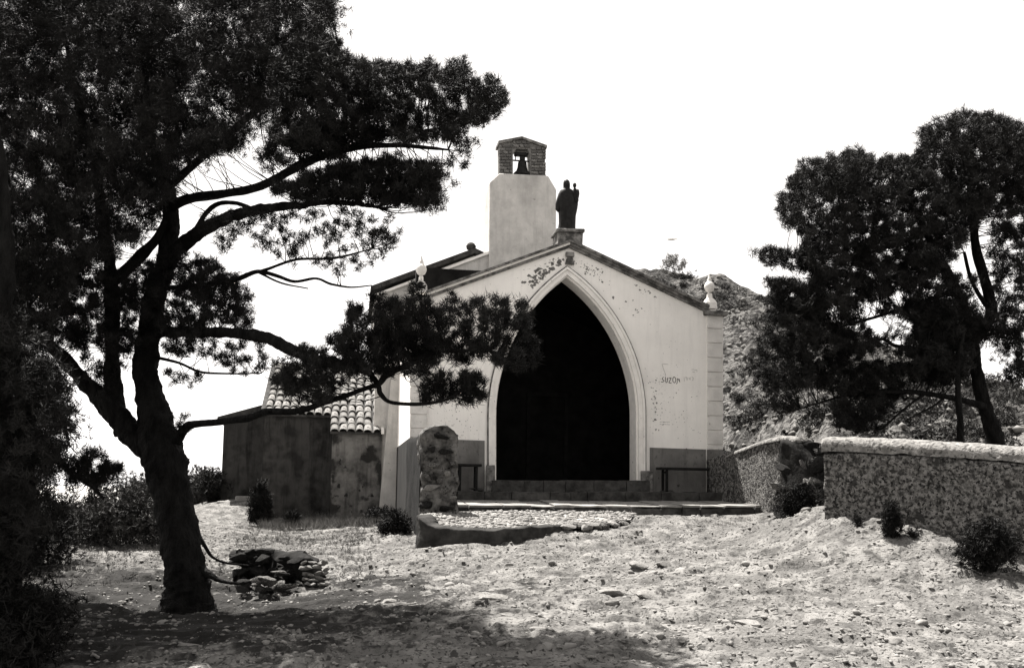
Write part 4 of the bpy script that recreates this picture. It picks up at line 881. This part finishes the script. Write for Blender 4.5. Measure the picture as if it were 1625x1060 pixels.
rg3 = [([(1275, 378), (1248, 355), (1232, 334), (1243, 309), (1252, 287), (1270, 265), (1300, 254), (1334, 248), (1357, 238), (1380, 243), (1390, 256), (1425, 249), (1446, 255), (1463, 237), (1461, 214), (1472, 202), (1492, 196), (1520, 184), (1555, 179), (1600, 190), (1680, 220), (1680, 350), (1560, 345), (1520, 400), (1490, 440), (1440, 455), (1400, 465), (1340, 490), (1300, 470), (1280, 430)], 2400, 9, 9, 14.6, 17.4),
       ([(1192, 408), (1197, 398), (1216, 395), (1266, 397), (1300, 400), (1300, 435), (1230, 422), (1200, 415)], 60, 9, 9, 15, 16), ([(1222, 445), (1300, 450), (1310, 500), (1240, 500), (1222, 480)], 130, 10, 10, 15, 16.2),
       ([(1217, 495), (1285, 470), (1365, 480), (1375, 520), (1405, 550), (1365, 568), (1430, 580), (1435, 612), (1420, 645), (1377, 685), (1330, 685), (1318, 655), (1334, 628), (1285, 612), (1250, 620), (1223, 625), (1197, 605), (1205, 572), (1202, 541), (1217, 519)], 720, 8, 8, 14.8, 16.4),
       ([(1440, 560), (1450, 520), (1430, 500), (1480, 480), (1560, 500), (1570, 535), (1530, 560), (1535, 600), (1490, 612), (1445, 606)], 360, 12, 11, 15, 16.4), ([(1222, 640), (1262, 625), (1268, 650), (1240, 668)], 16, 9, 9, 15, 15.6), ([(1380, 470), (1440, 450), (1500, 440), (1560, 440), (1540, 480), (1450, 500), (1400, 505)], 130, 9, 10, 15, 16.4),
       ([(1570, 350), (1690, 350), (1690, 620), (1600, 600), (1575, 540)], 300, 11, 13, 15, 17), ([(1400, 520), (1440, 520), (1450, 560), (1430, 600), (1400, 570)], 26, 7, 9, 15, 16)]
tree('pine_tree', P(1590, 715, 16), 'tall broad pine behind the boundary wall at the right', t3, rg3, 3, tl=.10, tw=.0125, twig_r=.004, nn=12, group='pine trees around the chapel')
t4 = [('trunk', [(1523, 715, 15, 6), (1524, 670, 15, 5), (1520, 620, 15, 4.5), (1522, 570, 15, 4), (1530, 520, 15, 3)]), ('limb', [(1522, 600, 15, 3), (1500, 570, 15, 2), (1470, 550, 15, 1.2)])]
tree('pine_tree', P(1523, 705, 15), 'thin young pine stem just behind the wall, left of the tall pine', t4, [([(1460, 560), (1500, 530), (1545, 540), (1540, 590), (1490, 600)], 26, 8, 10, 14.7, 15.3), ([(1470, 480), (1560, 480), (1560, 540), (1480, 540)], 40, 8, 10, 14.7, 15.3)], 4, tl=.11, tw=.014, twig_r=.005, nn=10, group='pine trees around the chapel')
# ------------------------------------------------------------------ shrubs and grass
def shrub(name, label, cat, px, py, Y, w_, h, d, nclump, tpc, tl, tw, m, seed, up=.5, nn=8, group=None, stems=5, gnd=True):
    rs_ = np.random.RandomState(seed); p = P(px, py, Y); z = Gf(p.x, p.y) if gnd else p.z; b = Vector((p.x, p.y, z))
    t = empty(name, b, label=label, category=cat)
    if group: t['group'] = group
    c_ = rs_.normal(size=(nclump, 3)); c_ /= np.linalg.norm(c_, axis=1)[:, None]; c_ *= rs_.rand(nclump, 1) ** .4
    c_[:, 2] = (c_[:, 2] + .85) / 1.85; c_ = c_ * np.array([w_ / 2, d / 2, h]); c_ += (fbm(c_[:, 0] * 3 + seed, c_[:, 1] * 3, 0, 2) - .5)[:, None] * np.array([0, 0, h * .6]); c_[:, 2] = np.maximum(c_[:, 2], .02)
    off = rs_.normal(size=(nclump, tpc, 3)) * .12 * min(w_, h)
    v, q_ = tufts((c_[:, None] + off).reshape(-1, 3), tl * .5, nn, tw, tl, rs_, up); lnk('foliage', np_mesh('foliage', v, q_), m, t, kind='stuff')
    sv_ = []
    for k in range(stems):
        e = c_[rs_.randint(nclump)]; sv_.append(tube([(e[0] * .1, e[1] * .1, -.08, .012), (e[0] * .5, e[1] * .5, e[2] * .55, .009), (e[0], e[1], e[2], .004)], 5, .05, k))
    lnk('stems', mesh('stems', *merge(sv_)), M_bark, t, kind='stuff'); return t
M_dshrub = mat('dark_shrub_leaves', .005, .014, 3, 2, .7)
shrub('shrub', 'small dark upright shrub against the foot of the boundary wall', 'shrub', 1415, 850, 10.95, .2, .38, .2, 70, 9, .05, .010, M_dshrub, 1, up=1.1)
shrub('shrub', 'round dark shrub at the wall foot by the right edge', 'shrub', 1570, 903, 10.2, .6, .47, .4, 150, 9, .06, .012, M_dshrub, 2)
shrub('shrub', 'low dark tuft left of the upright shrub by the wall', 'shrub', 1362, 836, 11.4, .16, .13, .12, 12, 6, .05, .008, M_dshrub, 3, up=1.4)
shrub('shrub', 'tiny tuft just right of the upright shrub by the wall', 'shrub', 1452, 857, 10.9, .22, .12, .12, 14, 6, .05, .008, M_dshrub, 31, up=1.4)
shrub('shrub', 'wide scrubby bush left of the big pine trunk', 'shrub', 190, 868, 15, 1.7, .85, 1.2, 300, 12, .07, .016, M_shrub, 4)
shrub('shrub', 'tall dark bush behind the big pine trunk', 'shrub', 228, 860, 16.5, .8, .95, .8, 190, 12, .07, .016, M_dshrub, 41)
shrub('shrub', 'pale feathery bush beneath the pine limb at far left', 'shrub', 100, 880, 15.5, 1.5, .6, 1.2, 200, 10, .08, .016, M_shrub, 5)
shrub('shrub', 'dark thicket under the left edge pine', 'shrub', 20, 900, 12, 1.4, .9, 1.2, 260, 12, .08, .016, M_dshrub, 51)
shrub('shrub', 'leafy bush at the far left corner of the outbuilding', 'shrub', 325, 800, 28, 1.3, 1.2, 1.2, 200, 10, .12, .03, M_shrub, 6)
shrub('shrub', 'thin dark bush touching the outbuilding wing wall', 'shrub', 345, 800, 25.5, .9, .8, .8, 110, 9, .12, .028, M_dshrub, 61)
shrub('shrub', 'dark bush at the foot of the chapel side buttress', 'shrub', 602, 822, 21.5, .6, .38, .5, 110, 9, .08, .018, M_dshrub, 7)
shrub('shrub', 'bushy weeds at the foot of the wall stub left of the pier', 'shrub', 628, 862, 16, .55, .36, .6, 110, 9, .08, .014, M_dshrub, 8)
shrub('shrub', 'dark weeds at the middle of the outbuilding wall', 'shrub', 462, 845, 21, .3, .42, .3, 60, 8, .1, .014, M_dshrub, 9, up=1.2)
shrub('shrub', 'dark bush at the left corner of the outbuilding front wall', 'shrub', 412, 833, 22.4, .5, .9, .4, 120, 9, .1, .02, M_dshrub, 91, up=1.2)
shrub('shrub', 'lone wispy bush on the hill crest behind the gable', 'shrub', 1067, 432, 45.5, 1.3, .8, 1, 34, 6, .16, .03, mat('pale_bush_leaves', .08, .16, 3, 2), 10, gnd=False)
shrub('shrub', 'weeds growing against the broken end of the sloping wall', 'shrub', 1268, 828, 14.9, .8, .55, .4, 120, 8, .07, .014, M_dshrub, 12)
shrub('shrub', 'nearest black thicket filling the bottom left corner', 'shrub', -20, 1040, 7.2, 1.1, .7, .8, 300, 12, .07, .012, M_dshrub, 52)
# grass
def grass(name, label, pxs, pys, Ys, n_, L_, m, seed, wd=.008):
    rs_ = np.random.RandomState(seed); a = rs_.uniform(*pxs, n_); Y = rs_.uniform(*Ys, n_); x_ = (a - 812) / 1500 * Y; k = fbm(x_ * 1.6, Y * 1.6, seed, 3) > .44; x_, Y = x_[k], Y[k]
    c_ = np.stack([x_, Y, G(x_, Y)], 1); v, q_ = tufts(c_, .04, 7, wd, L_, rs_, 1.4); return lnk(name, np_mesh(name, v, q_), m, kind='stuff', label=label, category='grass')
grass('dry_grass', 'dry grass along the foot of the outbuilding', (420, 640), None, (19.5, 23.6), 3800, .24, M_dryg, 1)
grass('dry_grass', 'dry grass around the big pine and ruined stub', (40, 600), None, (11, 17), 2600, .06, M_dryg, 2)
grass('dry_grass', 'short dry grass on the slope below the outbuilding', (380, 660), None, (15, 19.5), 2200, .07, M_dryg, 3)
# scrub clumps on the hillside: one mass
rs_ = np.random.RandomState(21); n_ = 1100; ii = (rs_.rand(n_) * 250 + 4).astype(int); jj = rs_.randint(0, 519, n_); c_ = HTOP[ii, jj]
k = fbm(c_[:, 0] * .3, c_[:, 1] * .3, 2, 2) > .42; c_ = c_[k]; r_ = rs_.uniform(.12, .45, len(c_))
off = np.abs(rs_.normal(size=(len(c_), 60, 3))) * np.array([1, 1, .6]) * np.where(rs_.rand(len(c_), 60, 3) < .5, -1, 1) ; off[..., 2] = np.abs(off[..., 2])
v, q_ = tufts((c_[:, None] + off * r_[:, None, None] * .6).reshape(-1, 3), .06, 6, .03, .14, rs_, .6)
lnk('hill_scrub', np_mesh('hill_scrub', v, q_), M_shrub, kind='stuff', label='low dark scrub dotted over the rocky hillside', category='scrub')
# bird
bd = empty('bird', P(1066, 380, 30), .3, label='small distant bird gliding in the sky above the hill', category='bird')
part('body', lathe([(.002, -.16), (.03, -.08), (.045, 0), (.03, .08), (.015, .12), (.02, .15), (.004, .19)], 8), M_quoin, bd, smooth=True).rotation_euler = (R(90), 0, R(60))
part('wing', ([(0, .05, .02), (0, -.06, .02), (.22, -.03, .05), (.2, .02, .05), (0, 0, .04)], [(0, 1, 2, 3), (0, 3, 4), (4, 2, 1), (4, 3, 2)]), M_quoin, bd)
part('wing', ([(0, .05, .02), (0, -.06, .02), (-.22, -.05, -.02), (-.2, .0, -.02), (0, 0, .04)], [(0, 1, 2, 3), (0, 3, 4), (4, 2, 1), (4, 3, 2)]), M_quoin, bd)
